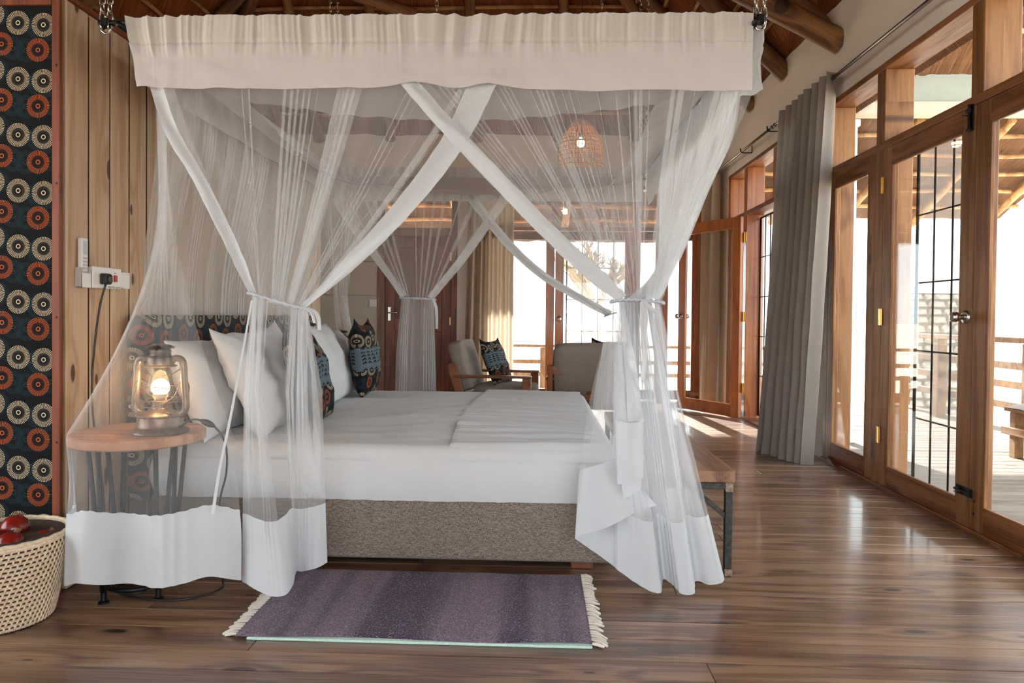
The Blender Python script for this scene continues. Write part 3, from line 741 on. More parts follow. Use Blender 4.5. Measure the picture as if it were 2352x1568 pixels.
# veranda roof beyond the back wall and the pavilion to its right
vr = struct('roof_veranda', (0, 10, 3))
def ver_fn(x0, x1, yA, zA, yB_, zB): return lambda s, t: V(lerp(x0, x1, s), lerp(yA, yB_, t), lerp(zA, zB, t)) + V(0, 0, noise.noise(V(s*30, t*6, x0))*.03)
def ver(x0, x1, yA, zA, yB_, zB):
    fn = ver_fn(x0, x1, yA, zA, yB_, zB); L = math.hypot(yB_-yA, zB-zA)
    under(vr, grid_obj('thatch_slope', fn, 60, 20, MT['thatch_out'], None, lambda s, t: (s*(x1-x0), t*L)))
    under(vr, grid_obj('roof_skin', lambda s, t: fn(s, t)+V(0, .06, .18), 4, 4, MT['thatch_out'], None, lambda s, t: (s*(x1-x0), t*L)))
    for k_ in range(1, 6):
        t = k_/6; p = lerp(V(x0, yA, zA), V(x0, yB_, zB), t)+V(0, -.02, -.05); q = p+V(x1-x0, 0, 0)
        under(vr, pole('lath', p, q, .032, .03, 'lath', .012, 8))
    for k_ in range(5):
        x = lerp(x0+.3, x1-.3, k_/4); under(vr, pole('rafter', (x, yA, zA-.12), (x, yB_-.1, zB-.1), .055, .05, 'lath', .01, 9))
    o_ = fringe('straw_fringe', (x0, yB_, zB), (x1, yB_, zB), (0, .8, -.6), 5000, .12, MT['straw'], parent=None); o_['kind'] = 'stuff'; under(vr, o_)
ver(-4.6, 2.25, YB+.19, 3.05, 11.2, 2.22)
ver(2.25, 7.2, YB+.25, 3.62, 11.2, 2.62)
under(vr, box('beam', 2.25, 7.0, YB+.02, YB+.20, 3.50, 3.66, MT['cream'], None, .006))
under(vr, box('gable_wall', 2.25, 7.0, YB+.05, YB+.17, 3.66, 4.0, MT['gable'], None, 0))
under(vr, grid_obj('thatch_slope', lambda s, t: V(lerp(2.95, 7.2, s), lerp(8.72, 7.0, t), lerp(3.93, 5.4, t)+.03*noise.noise(V(s*40, t*8, 0))), 80, 20, MT['thatch_out'], None, lambda s, t: (s*4.2, t*2.2)))
under(vr, pole('lath', (2.95, 8.2, 4.33), (7.2, 8.2, 4.33), .03, .03, 'lath', .01, 8))
under(vr, pole('hip_rafter', (3.0, 8.7, 3.5), (4.6, 6.6, 4.9), .07, .06, 'lath'))
under(vr, box('column', 6.7, 6.95, YB, YB+.25, DZ, 3.5, MT['white_paint'], None, .01))
lm = thing('wall_lamp', 'small glowing lamp under the veranda thatch beyond the french doors', 'lamp', (.32, 9.4, 2.5))
p = aY(1298, 486, 9.4)
under(lm, box('shade', p.x-.03, p.x+.03, 9.37, 9.43, p.z-.03, p.z+.03, emit_mat('veranda_lamp', (1, .85, .6), 12), None, .006), box('bracket', p.x-.012, p.x+.012, 9.39, 9.41, p.z+.03, p.z+.16, MT['black_iron'], None, .002))
lm.location = (p.x, 9.4, p.z)
for c in lm.children: c.matrix_parent_inverse = Matrix.Translation(lm.location).inverted()
# stone stack beyond the railing
st = thing('stone_stack', 'rough grey stone chimney stack seen through the glass door beyond the railing', 'chimney', (5.75, 10.9, -.75))
MT['stone'] = plain('field_stone', srgb(168, 160, 150), .9, nz=.35, nscale=9, bump=.4)
MT['mortar'] = plain('mortar', srgb(120, 112, 102), .95, nz=.2)
under(st, box('core', 5.56, 6.30, 10.60, 11.20, -.75, 1.42, MT['mortar'], None, .01), box('cap', 5.50, 6.36, 10.52, 11.28, 1.42, 1.48, MT['white_paint'], None, .01))
def stone(w, h, d_, seed):
    bm = bmesh.new(); bmesh.ops.create_icosphere(bm, subdivisions=1, radius=.5)
    for v in bm.verts:
        v.co *= 1+.22*noise.noise(v.co*2.3+V(seed*3.1, 0, 0)); v.co = V(math.copysign(abs(v.co.x*2)**.7/2, v.co.x)*w, math.copysign(abs(v.co.y*2)**.7/2, v.co.y)*d_, math.copysign(abs(v.co.z*2)**.7/2, v.co.z)*h)
    return bm
SM = []
for k_ in range(5):
    bm = stone(1, 1, 1, k_); me = bpy.data.meshes.new('stone'); bm.to_mesh(me); bm.free(); me.materials.append(MT['stone']); SM.append(me)
z = -.7; rnd = random.Random(5)
while z < 1.36:
    h = rnd.uniform(.10, .17); x = 5.55
    while x < 6.28:
        w = rnd.uniform(.14, .27); o = bpy.data.objects.new('stone', rnd.choice(SM)); C.objects.link(o); o.location = (x+w/2, 10.60, z+h/2); o.scale = (w, .14, h); under(st, o); x += w
    y = 10.62
    while y < 11.15:
        w = rnd.uniform(.14, .27); o = bpy.data.objects.new('stone', rnd.choice(SM)); C.objects.link(o); o.location = (5.56, y+w/2, z+h/2); o.scale = (.14, w, h); under(st, o); y += w
    z += h
# outdoor bench with a grey pad
ob = thing('outdoor_bench', 'slatted timber bench with grey seat pad on the sunny deck by the railing', 'bench', (4.0, 5.2, DZ))
for k_ in range(5): under(ob, box('seat_slat', 3.76+k_*.13, 3.87+k_*.13, 4.3, 5.75, .30, .33, MT['rail'], None, .004))
for x in (3.80, 4.30):
    for yy in (4.4, 5.65): under(ob, box('leg', x-.035, x+.035, yy-.035, yy+.035, DZ, .30, MT['rail'], None, .004))
for z in (.12, .45, .55): under(ob, box('back_slat' if z > .4 else 'stretcher', 3.74 if z < .4 else 4.30, 3.79 if z < .4 else 4.34, 4.3, 5.75, z, z+.06, MT['rail'], None, .004))
for yy in (4.4, 5.65): under(ob, box('back_post', 4.30, 4.36, yy-.035, yy+.035, .30, .66, MT['rail'], None, .004))
pd = grid_obj('seat_pad', lambda s, t: V(lerp(3.74, 4.30, s), lerp(4.32, 5.72, t), .335+.055*(1-abs(2*s-1)**6)*(1-abs(2*t-1)**10)+.006*noise.noise(V(s*9, t*20, 0))), 16, 30, MT['chair_fabric'])
under(ob, pd)
# dry tree far beyond the terrace
tr = thing('dry_tree', 'bare pale tree standing in the sand beyond the french doors', 'tree', (1.6, 22, -.75))
rt = random.Random(4); parts = []
def grow(p, d_, L, r, lv):
    q = p + d_*L; mid = (p+q)/2 + V(rt.uniform(-.1, .1), rt.uniform(-.1, .1), 0)*L
    parts.append(tube_geo([p, mid, q], lambda t: r*(1-.35*t), 6 if lv < 2 else 4))
    if lv < 4:
        for _ in range(3 if lv else 4):
            nd = (d_ + V(rt.uniform(-.8, .8), rt.uniform(-.8, .8), rt.uniform(-.2, .5))).normalized(); grow(p.lerp(q, rt.uniform(.5, 1)), nd, L*rt.uniform(.55, .75), r*.6, lv+1)
base = V(1.75, 22, -.78)
under(tr, tube('trunk', [base, base+V(.05, 0, 1.0), base+V(-.05, 0, 2.0)], lambda t: .26-.1*t, MT['leaf'], None, 10))
for _ in range(3): grow(base+V(-.05, 0, 1.9), V(rt.uniform(-.6, .6), rt.uniform(-.4, .4), .8).normalized(), 1.1, .13, 0)
v, f = merge(parts); under(tr, mesh_obj('branches', v, f, MT['leaf']))

# ================================================================== THE BED
def tweed(name, lo, hi):
    m, nt, out = new_mat(name); b = N(nt); tc = b.n('ShaderNodeTexCoord').outputs['Object']
    f1 = b.noise(b.map(tc, (90, 90, 560)), 1, 2, .7); f2 = b.noise(b.map(tc, (560, 560, 90)), 1, 2, .7); f3 = b.noise(tc, 220, 2)
    v = b.math('ADD', b.math('ADD', b.math('MULTIPLY', f1, .5), b.math('MULTIPLY', f2, .5)), b.math('MULTIPLY', f3, .15))
    col = b.ramp(v, [(.42, lo), (.58, tuple((a+c)/2 for a, c in zip(lo, hi))), (.72, hi)])
    nt.links.new(b.bsdf(col, .95, 0, b.bump(v, .4, .003), .1, sheen=.1).outputs[0], out.inputs[0]); return m
MT['tweed'] = tweed('grey_tweed', srgb(46, 39, 36), srgb(176, 160, 147))
BX0, BX1, BY0, BY1 = -1.56, .325, 2.750, 4.80
bed = thing('bed', 'wide upholstered grey bed with white mattress cover under the canopy', 'bed', (-.6, 3.78, 0))
def rbox(name, x0, x1, y0, y1, z0, z1, r, mat, n=4, wr=0., parent=None, nx=60, ny=60, crown=0.):
    """soft box: rounded in plan and section (closed grid around)"""
    bm = bmesh.new(); bm_box(bm, x0, x1, y0, y1, z0, z1, r, n)
    o_ = bm_obj(name, bm, mat, parent, True); auto_sharp(o_, 1.2); return o_
base = rbox('base', BX0, BX1, BY0, BY1, .045, .287, .018, MT['tweed'], 3); under(bed, base)
for x in (-1.4, .19):
    for y in (2.86, 4.68): under(bed, box('foot', x-.045, x+.045, y-.045, y+.045, 0, .046, MT['mahog'], None, .004))
# mattress cover: side skirt with gathers and a crowned, softly wrinkled top
def sq(u, n): return math.copysign(abs(u)**n, u)
def mattress_fn(s, t):
    # s around the rim 0..1, t from bottom edge (0) over the shoulder to the centre (1)
    cx, cy = (BX0+BX1)/2, (BY0+BY1)/2; hx, hy = (BX1-BX0)/2+.006, (BY1-BY0)/2+.004
    # perimeter point of a rounded rectangle with foot corners rounder than head corners
    per = s*4; side = int(per) % 4; u = per-int(per)
    rc = .09
    pts = [(-hx, -hy), (hx, -hy), (hx, hy), (-hx, hy)]
    a, c = pts[side], pts[(side+1) % 4]; px, py = lerp(a[0], c[0], u), lerp(a[1], c[1], u)
    # round the corners
    dx, dy = hx-abs(px), hy-abs(py)
    if dx < rc and dy < rc:
        ex, ey = rc-dx, rc-dy; L = math.hypot(ex, ey)
        if L > rc: px = math.copysign(hx-rc+ex/L*rc, px); py = math.copysign(hy-rc+ey/L*rc, py)
    foot = smooth((px-(hx-.25))/.25)
    zt = .500
    if t < .3:
        q = t/.3; z = lerp(.283, zt-.055, q)
        g = .009*noise.noise(V(px*26, py*26, 2))*(1-q)**.6 + .013*noise.noise(V(px*6.5, py*6.5, z*2)) + .004*noise.noise(V(px*13+z*9, py*13, z*6)) - .004*math.exp(-((q-.96)/.05)**2)
        nrm = V(px/hx if abs(px) > hx-.1 else 0, py/hy if abs(py) > hy-.1 else 0, 0)
        bul = .012*math.sin(q*PI)
        return V(cx+px, cy+py, z) + nrm*(g+bul)
    if t < .5:
        q = (t-.3)/.2*PI/2; r = .055
        k_ = r*(1-math.cos(q)); f = 1-k_/min(hx, hy)
        wr_ = .0015*noise.noise(V(px*20, py*8, 1))
        return V(cx+px*(1-k_/hx), cy+py*(1-k_/hy), zt-.055+r*math.sin(q)+wr_)
    q = (t-.5)/.5; f = 1-q
    X = px*(1-.055/hx)*f; Y = py*(1-.055/hy)*f
    z = zt + .030*(1-(1-q)**2.2)
    X_ = cx+X; Y_ = cy+Y
    w = .012*noise.noise(V(X_*1.6+Y_, Y_*4, 3)) + .009*noise.noise(V(X_*4-Y_*3, Y_*11, 7)) + .004*noise.noise(V(X_*14, Y_*22, 7))
    if X_ > -.35: w += .0035*noise.noise(V(X_*1.3, Y_*26, 5))*smooth((X_+.35)/.1)
    w *= smooth(q*6)
    return V(X_, Y_, z+w)
mt = grid_obj('mattress_cover', mattress_fn, 480, 90, MT['linen']); under(bed, mt)
# top sheet turned over at the foot half, its edge a low step across the bed
def topsheet_fn(s, t):
    x = lerp(-.36, BX1-.05, s); y = lerp(BY0+.012, BY1-.03, t)
    q = min(1., min((BX1-x)/.94, min(y-BY0, BY1-y)/1.02)/.95)
    z = .500+.030*(1-(1-q)**2.2)+.002
    z -= .03*smooth(1-(y-BY0)/.05)
    z += .006+.011*noise.noise(V(x*1.2, y*12, 5)) + .008*noise.noise(V(x*2, y*26, 2)) + .003*noise.noise(V(x*12, y*18, 4)) - .004*smooth(1-s*25)
    z += .002*math.exp(-((s-.02)/.02)**2)
    return V(x+.015*math.sin(y*3), y, z)
ts = grid_obj('top_sheet', topsheet_fn, 90, 190, MT['linen']); under(bed, ts)
# headboard with rounded far top corner, print cloth
HB = [(2.80, .25), (4.90, .25), (4.90, .94)]
for k_ in range(7):
    a = k_/6*PI/2; HB.append((4.90-.07+.07*math.cos(a), .94+.07*math.sin(a)))
for k_ in range(7):
    a = PI/2+k_/6*PI/2; HB.append((2.80+.07+.07*math.cos(a), .94+.07*math.sin(a)))
bm = bmesh.new(); fr_ = [bm.verts.new((-1.570, y, z)) for y, z in HB]; bk = [bm.verts.new((-1.685, y, z)) for y, z in HB]
bm.faces.new(fr_); bm.faces.new(bk[::-1]); n_ = len(HB)
for k_ in range(n_): bm.faces.new((fr_[k_], bk[k_], bk[(k_+1) % n_], fr_[(k_+1) % n_]))
bmesh.ops.bevel(bm, geom=[e for e in bm.edges if len({v.co.x for v in e.verts}) == 1], offset=.015, segments=3, affect='EDGES')
bmesh.ops.recalc_face_normals(bm, faces=bm.faces)
hb = bm_obj('headboard', bm, MT['print_head'], None); hb['label'] = 'headboard in dark cloth printed with cream and orange rings'
ul = hb.data.uv_layers.new(name='UVMap')
for lp in hb.data.loops:
    c = hb.data.vertices[lp.vertex_index].co; ul.data[lp.index].uv = (c.y + (c.x+1.57)*.8, c.z)
under(bed, hb)

# ---- pillows
def pillow(name, label, cat, w, h, th, loc, tilt, yaw, mat, group=None, seed=0, slump=0., ears=.0, wr=.010, uv=False, roll=0., flange=0.):
    """soft cushion; local x = width, y = height, z = thickness; stood up with face towards +x"""
    n_ = 40; vs_, fs, uvs = [], [], []
    def pt(u, v, sgn):
        pu, pv = 1-abs(u)**2.6, 1-abs(v)**2.6
        k_ = max(pu, 0)**.55*max(pv, 0)**.55
        # corners stretch outwards, edges pull in
        ed = 1-.07*(1-abs(v)**2)*abs(u)**3; ed2 = 1-.07*(1-abs(u)**2)*abs(v)**3
        x, y = u*w/2*ed, v*h/2*ed2
        z = sgn*th/2*k_
        m_ = noise.noise(V(u*2.1+seed*5, v*2.1, sgn))*wr*2.2*k_ + noise.noise(V(u*6+seed, v*6, sgn*2))*wr*.6*k_**.5
        z += m_
        if slump: 
            s_ = smooth((v-.3)/.7); z += slump*s_*s_; y -= abs(slump)*.5*s_
        if ears: y += ears*(abs(u)**6)*(v > 0)*v**4
        return V(x + noise.noise(V(v*3, seed, 0))*wr*.8, y + noise.noise(V(u*3, seed, 9))*wr*.8, z)
    for sgn in (1, -1):
        o_ = len(vs_)
        for j in range(n_+1):
            for i in range(n_+1):
                u, v = 2*i/n_-1, 2*j/n_-1
                # spread samples towards the rim
                u, v = math.sin(u*PI/2), math.sin(v*PI/2)
                vs_.append(pt(u, v, sgn)); uvs.append(((u+1)/2*w, (v+1)/2*h))
        for j in range(n_):
            for i in range(n_):
                a = o_+j*(n_+1)+i; q = (a, a+1, a+n_+2, a+n_+1); fs.append(q if sgn > 0 else q[::-1])
    o_ = mesh_obj(name, vs_, fs, MT[mat], None, True, uvs)
    # stand: local y up, local z -> +x (face), local x -> -y ; then tilt back about y axis and yaw about z
    B_ = Matrix(((0, 0, 1), (1, 0, 0), (0, 1, 0))).to_4x4()
    o_.matrix_world = Matrix.Translation(loc) @ Matrix.Rotation(yaw, 4, 'Z') @ Matrix.Rotation(-tilt, 4, 'Y') @ Matrix.Rotation(roll, 4, 'X') @ B_
    tag(o_, label, cat, group)
    return o_
pw = 'white pillows on the bed'
pillow('pillow', 'plump white pillow leaning on the headboard right behind the lit lantern', 'pillow', .66, .44, .17, (-1.425, 3.06, .705), .38, .05, 'linen', pw, 1)
pillow('pillow', 'white pillow with a crumpled drooping corner behind the near printed cushion', 'pillow', .66, .48, .18, (-1.235, 3.17, .730), .42, -.06, 'linen', pw, 2, wr=.022, ears=.03, roll=.06)
pillow('pillow', 'large white pillow stood upright in the middle of the bed beside the far printed cushion', 'pillow', .62, .48, .17, (-1.225, 4.02, .74), .36, .06, 'linen', pw, 3)
pillow('pillow', 'white pillow furthest back on the bed in front of the dark unlit lantern', 'pillow', .62, .44, .17, (-1.27, 4.47, .715), .42, .05, 'linen', pw, 4)
pillow('cushion', 'dark ring print cushion with blue sprig band seen through the tied net', 'cushion', .45, .45, .15, (-1.055, 3.20, .735), .28, .10, 'print_cushion', 'printed cushions on the bed', 5, ears=.02)
pillow('cushion', 'dark ring print cushion with blue sprig band standing upright on the far half of bed', 'cushion', .45, .45, .16, (-1.075, 4.32, .745), .10, .06, 'print_cushion', 'printed cushions on the bed', 6, ears=.035)

# ================================================================== RUG AND MAT
def rug_mat():
    m, nt, out = new_mat('purple_wool'); b = N(nt); tc = b.n('ShaderNodeTexCoord').outputs['Object']
    f = b.noise(b.map(tc, (150, 80, 80)), 1, 3, .75); band = b.noise(b.map(tc, (5.5, .35, 1)), 1, 3, .5); fl = b.noise(tc, 240, 2, .6)
    col = b.mix(b.mapr(band, .44, .57), srgb(70, 50, 80), srgb(134, 112, 132))
    col = b.mix(b.mapr(f, .38, .62), b.mix(.6, col, (.015, .011, .018)), col)
    col = b.mix(b.mapr(fl, .58, .70), col, srgb(196, 176, 188))
    h = b.math('ADD', f, fl)
    nt.links.new(b.bsdf(col, .95, 0, b.bump(h, .8, .006), .1, sheen=.2).outputs[0], out.inputs[0]); return m
RX0, RX1, RY0, RY1 = -.945, .185, 2.145, 2.725
rug = thing('rug', 'small purple woven rug with white fringed ends on the floor beside the bed', 'rug', (-.38, 2.43, 0))
def rug_fn(s, t):
    x, y = lerp(RX0, RX1, s), lerp(RY0, RY1, t)
    e = smooth(min(s, 1-s)*60)*smooth(min(t, 1-t)*30)
    return V(x, y + .006*math.sin(x*9)*(1-t), .009+.006*e+.0018*noise.noise(V(x*7, y*7, 0)) + .004*smooth(1-t*12)*max(0, math.sin(x*8+1)))
pile = grid_obj('pile', rug_fn, 160, 90, rug_mat()); under(rug, pile)
MT['fringe'] = plain('fringe_wool', srgb(226, 216, 204), .95, nz=.1)
rf = random.Random(2)
for side in (0, 1):
    for k_ in range(34):
        y = lerp(RY0+.005, RY1-.005, (k_+rf.uniform(-.2, .2))/33); x = RX1 if side else RX0; sx = 1 if side else -1
        dy = rf.uniform(-.012, .012) - .012; L = rf.uniform(.030, .046)
        o = tube('tassel', [V(x-sx*.006, y, .011), V(x+sx*L*.4, y+dy*.3, .010), V(x+sx*L, y+dy, .0045)], lambda t: .0042+.0025*math.sin(t*PI), MT['fringe'], None, 6); under(rug, o)
MT['mint'] = plain('mint_foam', srgb(190, 218, 206), .9, nz=.1, nscale=120, bump=.3)
mint = tag(box('underlay_mat', RX0+.045, RX1-.006, RY0-.012, RY1-.02, .0005, .0085, MT['mint'], None, .002), 'thin mint green foam mat peeking out under the purple rug', 'mat')

# ================================================================== BENCH AT THE FOOT
bn = thing('bench', 'low bench with brown wooden top on black steel frame at the foot of bed', 'bench', (.6, 3.6, 0))
NX0, NX1, NY0, NY1 = .43, .785, 2.765, 4.45
under(bn, box('bench_top', NX0, NX1, NY0, NY1, .372, .420, MT['bench'], None, .005, 2))
for x in (NX0+.02, NX1-.022):
    for y in (NY0+.02, NY1-.02): under(bn, box('leg', x-.014, x+.014, y-.014, y+.014, 0, .372, MT['raw_steel'], None, .002))
for x in (NX0+.02, NX1-.022): under(bn, box('side_rail', x-.013, x+.013, NY0+.034, NY1-.034, .345, .371, MT['raw_steel'], None, .002))
for y in (NY0+.02, NY1-.02):
    under(bn, box('end_rail', NX0+.034, NX1-.036, y-.013, y+.013, .345, .371, MT['raw_steel'], None, .002), box('foot_rail', NX0+.034, NX1-.036, y-.010, y+.010, .006, .026, MT['raw_steel'], None, .002))
    under(bn, bar('brace', V(NX1-.17, y, .35), V(NX1-.03, y, .235), .02, .02, MT['raw_steel'], None, .002))
for x in (NX0+.02, NX1-.022): under(bn, box('weld_patch', x-.0152, x+.0152, NY0+.0045, NY0+.02, .335, .373, MT['weld'], None, .002), box('weld_patch', x-.0152, x+.0152, NY0+.0045, NY0+.02, 0, .03, MT['weld'], None, .002))

# ================================================================== BEDSIDE TABLES AND LANTERNS
def make_table(label, loc):
    t = thing('bedside_table', label, 'table', loc, 0, 'round bedside tables')
    lathe('table_top', [(0, .553), (.218, .553), (.224, .558), (.225, .570), (.224, .585), (.219, .590), (0, .590)], MT['table'], t, 64)
    ring = [V(.105*math.cos(a*PI/12), .105*math.sin(a*PI/12), .045) for a in range(24)]
    for a in (0, 1, 2, 3):
        th = a*PI/2+PI/4+.25
        for e in (-1, 1):
            tt = th + e*.20; q = V(.165*math.cos(tt), .165*math.sin(tt), .553); p = V(.125*math.cos(th), .125*math.sin(th), .006)
            pts = [q, q.lerp(p, .55), p.lerp(q, .06)]; tube('leg', pts, .0085, MT['black_iron'], t, 8)
        lathe('foot_pad', [(0, 0), (.018, 0), (.018, .006), (.010, .010), (.009, .05), (0, .05)], MT['black_iron'], t, 12, (.125*math.cos(th), .125*math.sin(th), 0))
    tube('ring', ring, .008, MT['black_iron'], t, 8, True)
    return t
t1 = make_table('round pine bedside table on thin black legs inside the net by the plank wall', (-1.447, 2.485, 0))
t2 = copy_tree(t1, (-1.43, 5.10, 0), .4); t2['label'] = 'round pine bedside table behind the far side of bed'
bm_ = plain('aged_bronze', (.19, .135, .10), .38, .85, nz=.35, nscale=50)
MT['bronze'] = bm_
MT['bulb_on'] = emit_mat('lit_bulb', (1, .66, .32), 26); MT['bulb_cap'] = plain('bulb_ceramic', srgb(226, 206, 178), .5); MT['bulb_off'] = plain('dull_bulb', srgb(214, 206, 196), .3)
def make_lantern(label, loc, lit):
    l = thing('lantern', label, 'lantern', loc, 0, 'hurricane lanterns')
    m = MT['bronze']
    lathe('base', [(0, 0), (.094, 0), (.097, .004), (.094, .012), (.082, .020), (.077, .028), (.076, .058), (.081, .062), (.081, .067), (.070, .072), (.045, .078), (.030, .086), (.028, .100), (0, .100)], m, l, 40)
    for s_ in (-1, 1):
        pts = [V(s_*.045, 0, .262), V(s_*.060, 0, .268), V(s_*.076, 0, .262), V(s_*.084, 0, .245), V(s_*.086, 0, .20), V(s_*.090, 0, .15), V(s_*.093, 0, .10), V(s_*.088, 0, .078), V(s_*.076, 0, .066), V(s_*.062, 0, .062)]
        P_ = [path(pts, k_/36) for k_ in range(37)]; tube('side_tube', P_, .0125, m, l, 12)
    lathe('chimney', [(.036, .238), (.046, .242), (.047, .268), (.043, .274), (.036, .277), (.033, .284), (.036, .289), (.036, .296), (.030, .300), (.046, .303), (.048, .306), (.040, .312), (.020, .318), (0, .320)], m, l, 32, open_=True)
    lathe('hood', [(.052, .236), (.056, .240), (.046, .244), (.036, .238)], m, l, 32, open_=True)
    lathe('globe', [(.030, .098), (.044, .112), (.053, .135), (.054, .155), (.048, .185), (.038, .215), (.034, .238)], MT['bottle_glass'], l, 32, open_=True)
    # wire guards
    for rr_, z0 in ((.060, .165), (.058, .115)):
        tube('wire_guard', [V(rr_*math.cos(a*PI/12), rr_*math.sin(a*PI/12), z0+.004*math.sin(a*PI/4)) for a in range(24)], .0015, m, l, 6, True)
    for q in (-1, 1):
        pts = [V(-.078, -.01, .185), V(-.070, -.05, .130), V(0, -.072, .098), V(.070, -.05, .130), V(.078, -.01, .185)]
        tube('wire_guard', [path([V(p.x, p.y*q, p.z) for p in pts], k_/20) for k_ in range(21)], .0016, m, l, 6)
    lathe('burner', [(0, .10), (.028, .10), (.028, .112), (.016, .118), (.014, .128), (0, .128)], m, l, 20)
    lathe('bulb', [(0, .138), (.020, .139), (.029, .150), (.031, .162), (.027, .178), (.016, .190), (0, .194)], MT['bulb_on'] if lit else MT['bulb_off'], l, 24)
    lathe('bulb_cap', [(.014, .120), (.016, .128), (.021, .139), (0, .140)], MT['bulb_cap'], l, 20)
    tube('lift_wire', [V(.086, 0, .24), V(.06, -.02, .215), V(.03, -.04, .205)], .0015, m, l, 6)
    tube('carry_handle', [path([V(-.088, 0, .20), V(-.075, .06, .16), V(-.04, .098, .12), V(.04, .098, .12), V(.075, .06, .16), V(.088, 0, .20)], k_/20) for k_ in range(21)], .002, m, l, 6)
    lathe('filler_cap', [(0, 0), (.012, 0), (.012, .008), (0, .010)], m, l, 16, (.050, -.035, .068))
    lathe('wick_knob', [(0, 0), (.007, 0), (.007, .004), (0, .004)], MT['brass'], l, 12, (.03, -.035, .09))
    return l
l1 = make_lantern('lit bronze hurricane lantern with glowing bulb on the near bedside table', (-1.352, 2.455, .590), True)
l2 = make_lantern('dark unlit hurricane lantern behind the pillows on the far bedside table', (-1.425, 5.03, .590), False)
ll = bpy.data.lights.new('lantern_light', 'POINT'); lo = bpy.data.objects.new('lantern_light', ll); C.objects.link(lo); lo.parent = l1; lo.location = (0, 0, .165)
ll.energy = 9; ll.color = (1, .60, .28); ll.shadow_soft_size = .034
# lantern cord with inline switch: over the table edge, down to the floor and to the wall
cd = thing('lamp_cord', 'black lamp cord with inline switch running from lit lantern to the floor', 'cord', (-1.2, 2.4, 0))
cp = [V(-1.285, 2.44, .607), aY(440, 964, 2.43), aY(462, 965, 2.43)]
sw = [aY(462, 965, 2.43), aY(492, 978, 2.43)]
c2 = [sw[1], aY(512, 1004, 2.44), aY(521, 1040, 2.45), aY(519, 1090, 2.47), aY(505, 1150, 2.48), aY(500, 1240, 2.46), aZ(512, 1335, .02), aZ(505, 1352, .006), aZ(470, 1366, .006), aZ(400, 1378, .006), aZ(330, 1374, .006), aZ(275, 1362, .006), aZ(262, 1340, .006), aZ(300, 1325, .006), aZ(345, 1340, .006), aZ(330, 1358, .010), aZ(290, 1362, .010), aZ(268, 1345, .012)]
under(cd, tube('cord', [path(cp, k_/16) for k_ in range(17)], .0032, MT['black_plastic']), tube('cord', [path(c2, k_/120) for k_ in range(121)], .0036, MT['black_plastic']))
S0, S1 = sw
under(cd, tube('inline_switch', [S0.lerp(S1, k_/10) for k_ in range(11)], lambda t: .0035+.0085*math.sin(clamp(t, .02, .98)*PI)**.5, MT['black_plastic'], None, 12))

# ================================================================== ON THE PLANK WALL
XP = PX0
def wp(px, py, x=XP): return aX(px, py, x)
# remote in its holder
a = wp(168, 617); c = wp(203, 660)
rm = thing('remote_holder', 'white plastic wall holder for the air conditioner remote on plank wall', 'holder', (XP, (a.y+c.y)/2, c.z))
y0, y1, z0, z1 = 2.515, 2.585, 1.112, 1.182
yh0 = wp(171, 640).y; yh1 = wp(203, 640, XP+.02).y; zb = wp(190, 660, XP+.02).z; ztp = wp(190, 614, XP+.02).z
under(rm, box('back_plate', XP+.001, XP+.005, yh0, yh1, zb, ztp, MT['plastic_grey'], None, .001), box('cheek', XP+.005, XP+.030, yh0, yh0+.004, zb, ztp, MT['plastic_grey'], None, .001),
      box('cheek', XP+.005, XP+.030, yh1-.004, yh1, zb, ztp, MT['plastic_grey'], None, .001), box('lip', XP+.026, XP+.031, yh0, yh1, zb, ztp-.02, MT['plastic'], None, .001), box('floor', XP+.005, XP+.030, yh0, yh1, zb, zb+.004, MT['plastic_grey'], None, .001))
rc = thing('remote_control', 'slim white remote control standing in its holder on the plank wall', 'remote', (XP+.015, (yh0+yh1)/2, zb))
zt_ = wp(190, 546, XP+.02).z
under(rc, box('body', XP+.0065, XP+.0245, yh0+.007, yh1-.007, zb+.006, zt_, MT['plastic'], None, .004, 2))
MT['lcd'] = plain('lcd_glass', srgb(196, 210, 208), .15); MT['btn'] = plain('grey_button', srgb(196, 190, 188), .5)
under(rc, box('display', XP+.0245, XP+.0255, yh0+.012, yh1-.012, zt_-.062, zt_-.012, MT['lcd'], None, .0005))
for r_ in range(5):
    for q in range(3):
        yy = lerp(yh0+.016, yh1-.016, q/2); z = zt_-.075-r_*.0125
        under(rc, box('button', XP+.0245, XP+.0258, yy-.005, yy+.005, z-.0035, z+.0035, MT['btn'], None, .0008))
# socket with master switch
s0 = wp(214, 612, XP+.03); s1 = wp(278, 665, XP+.03)
sk = thing('wall_socket', 'white double wall plate with a black plug and red master switch on planks', 'socket', (XP, (s0.y+s1.y)/2, s1.z))
ya, yb, za, zb2 = wp(212, 640, XP+.03).y, wp(278, 640, XP+.03).y, wp(245, 663, XP+.03).z, wp(245, 614, XP+.03).z
under(sk, box('wall_box', XP+.001, XP+.024, ya+.002, yb-.002, za+.002, zb2-.002, MT['plastic'], None, .002), box('plate', XP+.024, XP+.032, ya, yb, za, zb2, MT['plastic'], None, .003, 2))
ym = (ya+yb)/2; yq = lerp(ya, yb, .76)
under(sk, box('rocker', XP+.032, XP+.038, yq-.010, yq+.010, lerp(za, zb2, .34), lerp(za, zb2, .66), MT['red'], None, .002), box('indicator', XP+.032, XP+.0335, yq-.005, yq+.005, lerp(za, zb2, .75), lerp(za, zb2, .78), MT['red'], None, .0004))
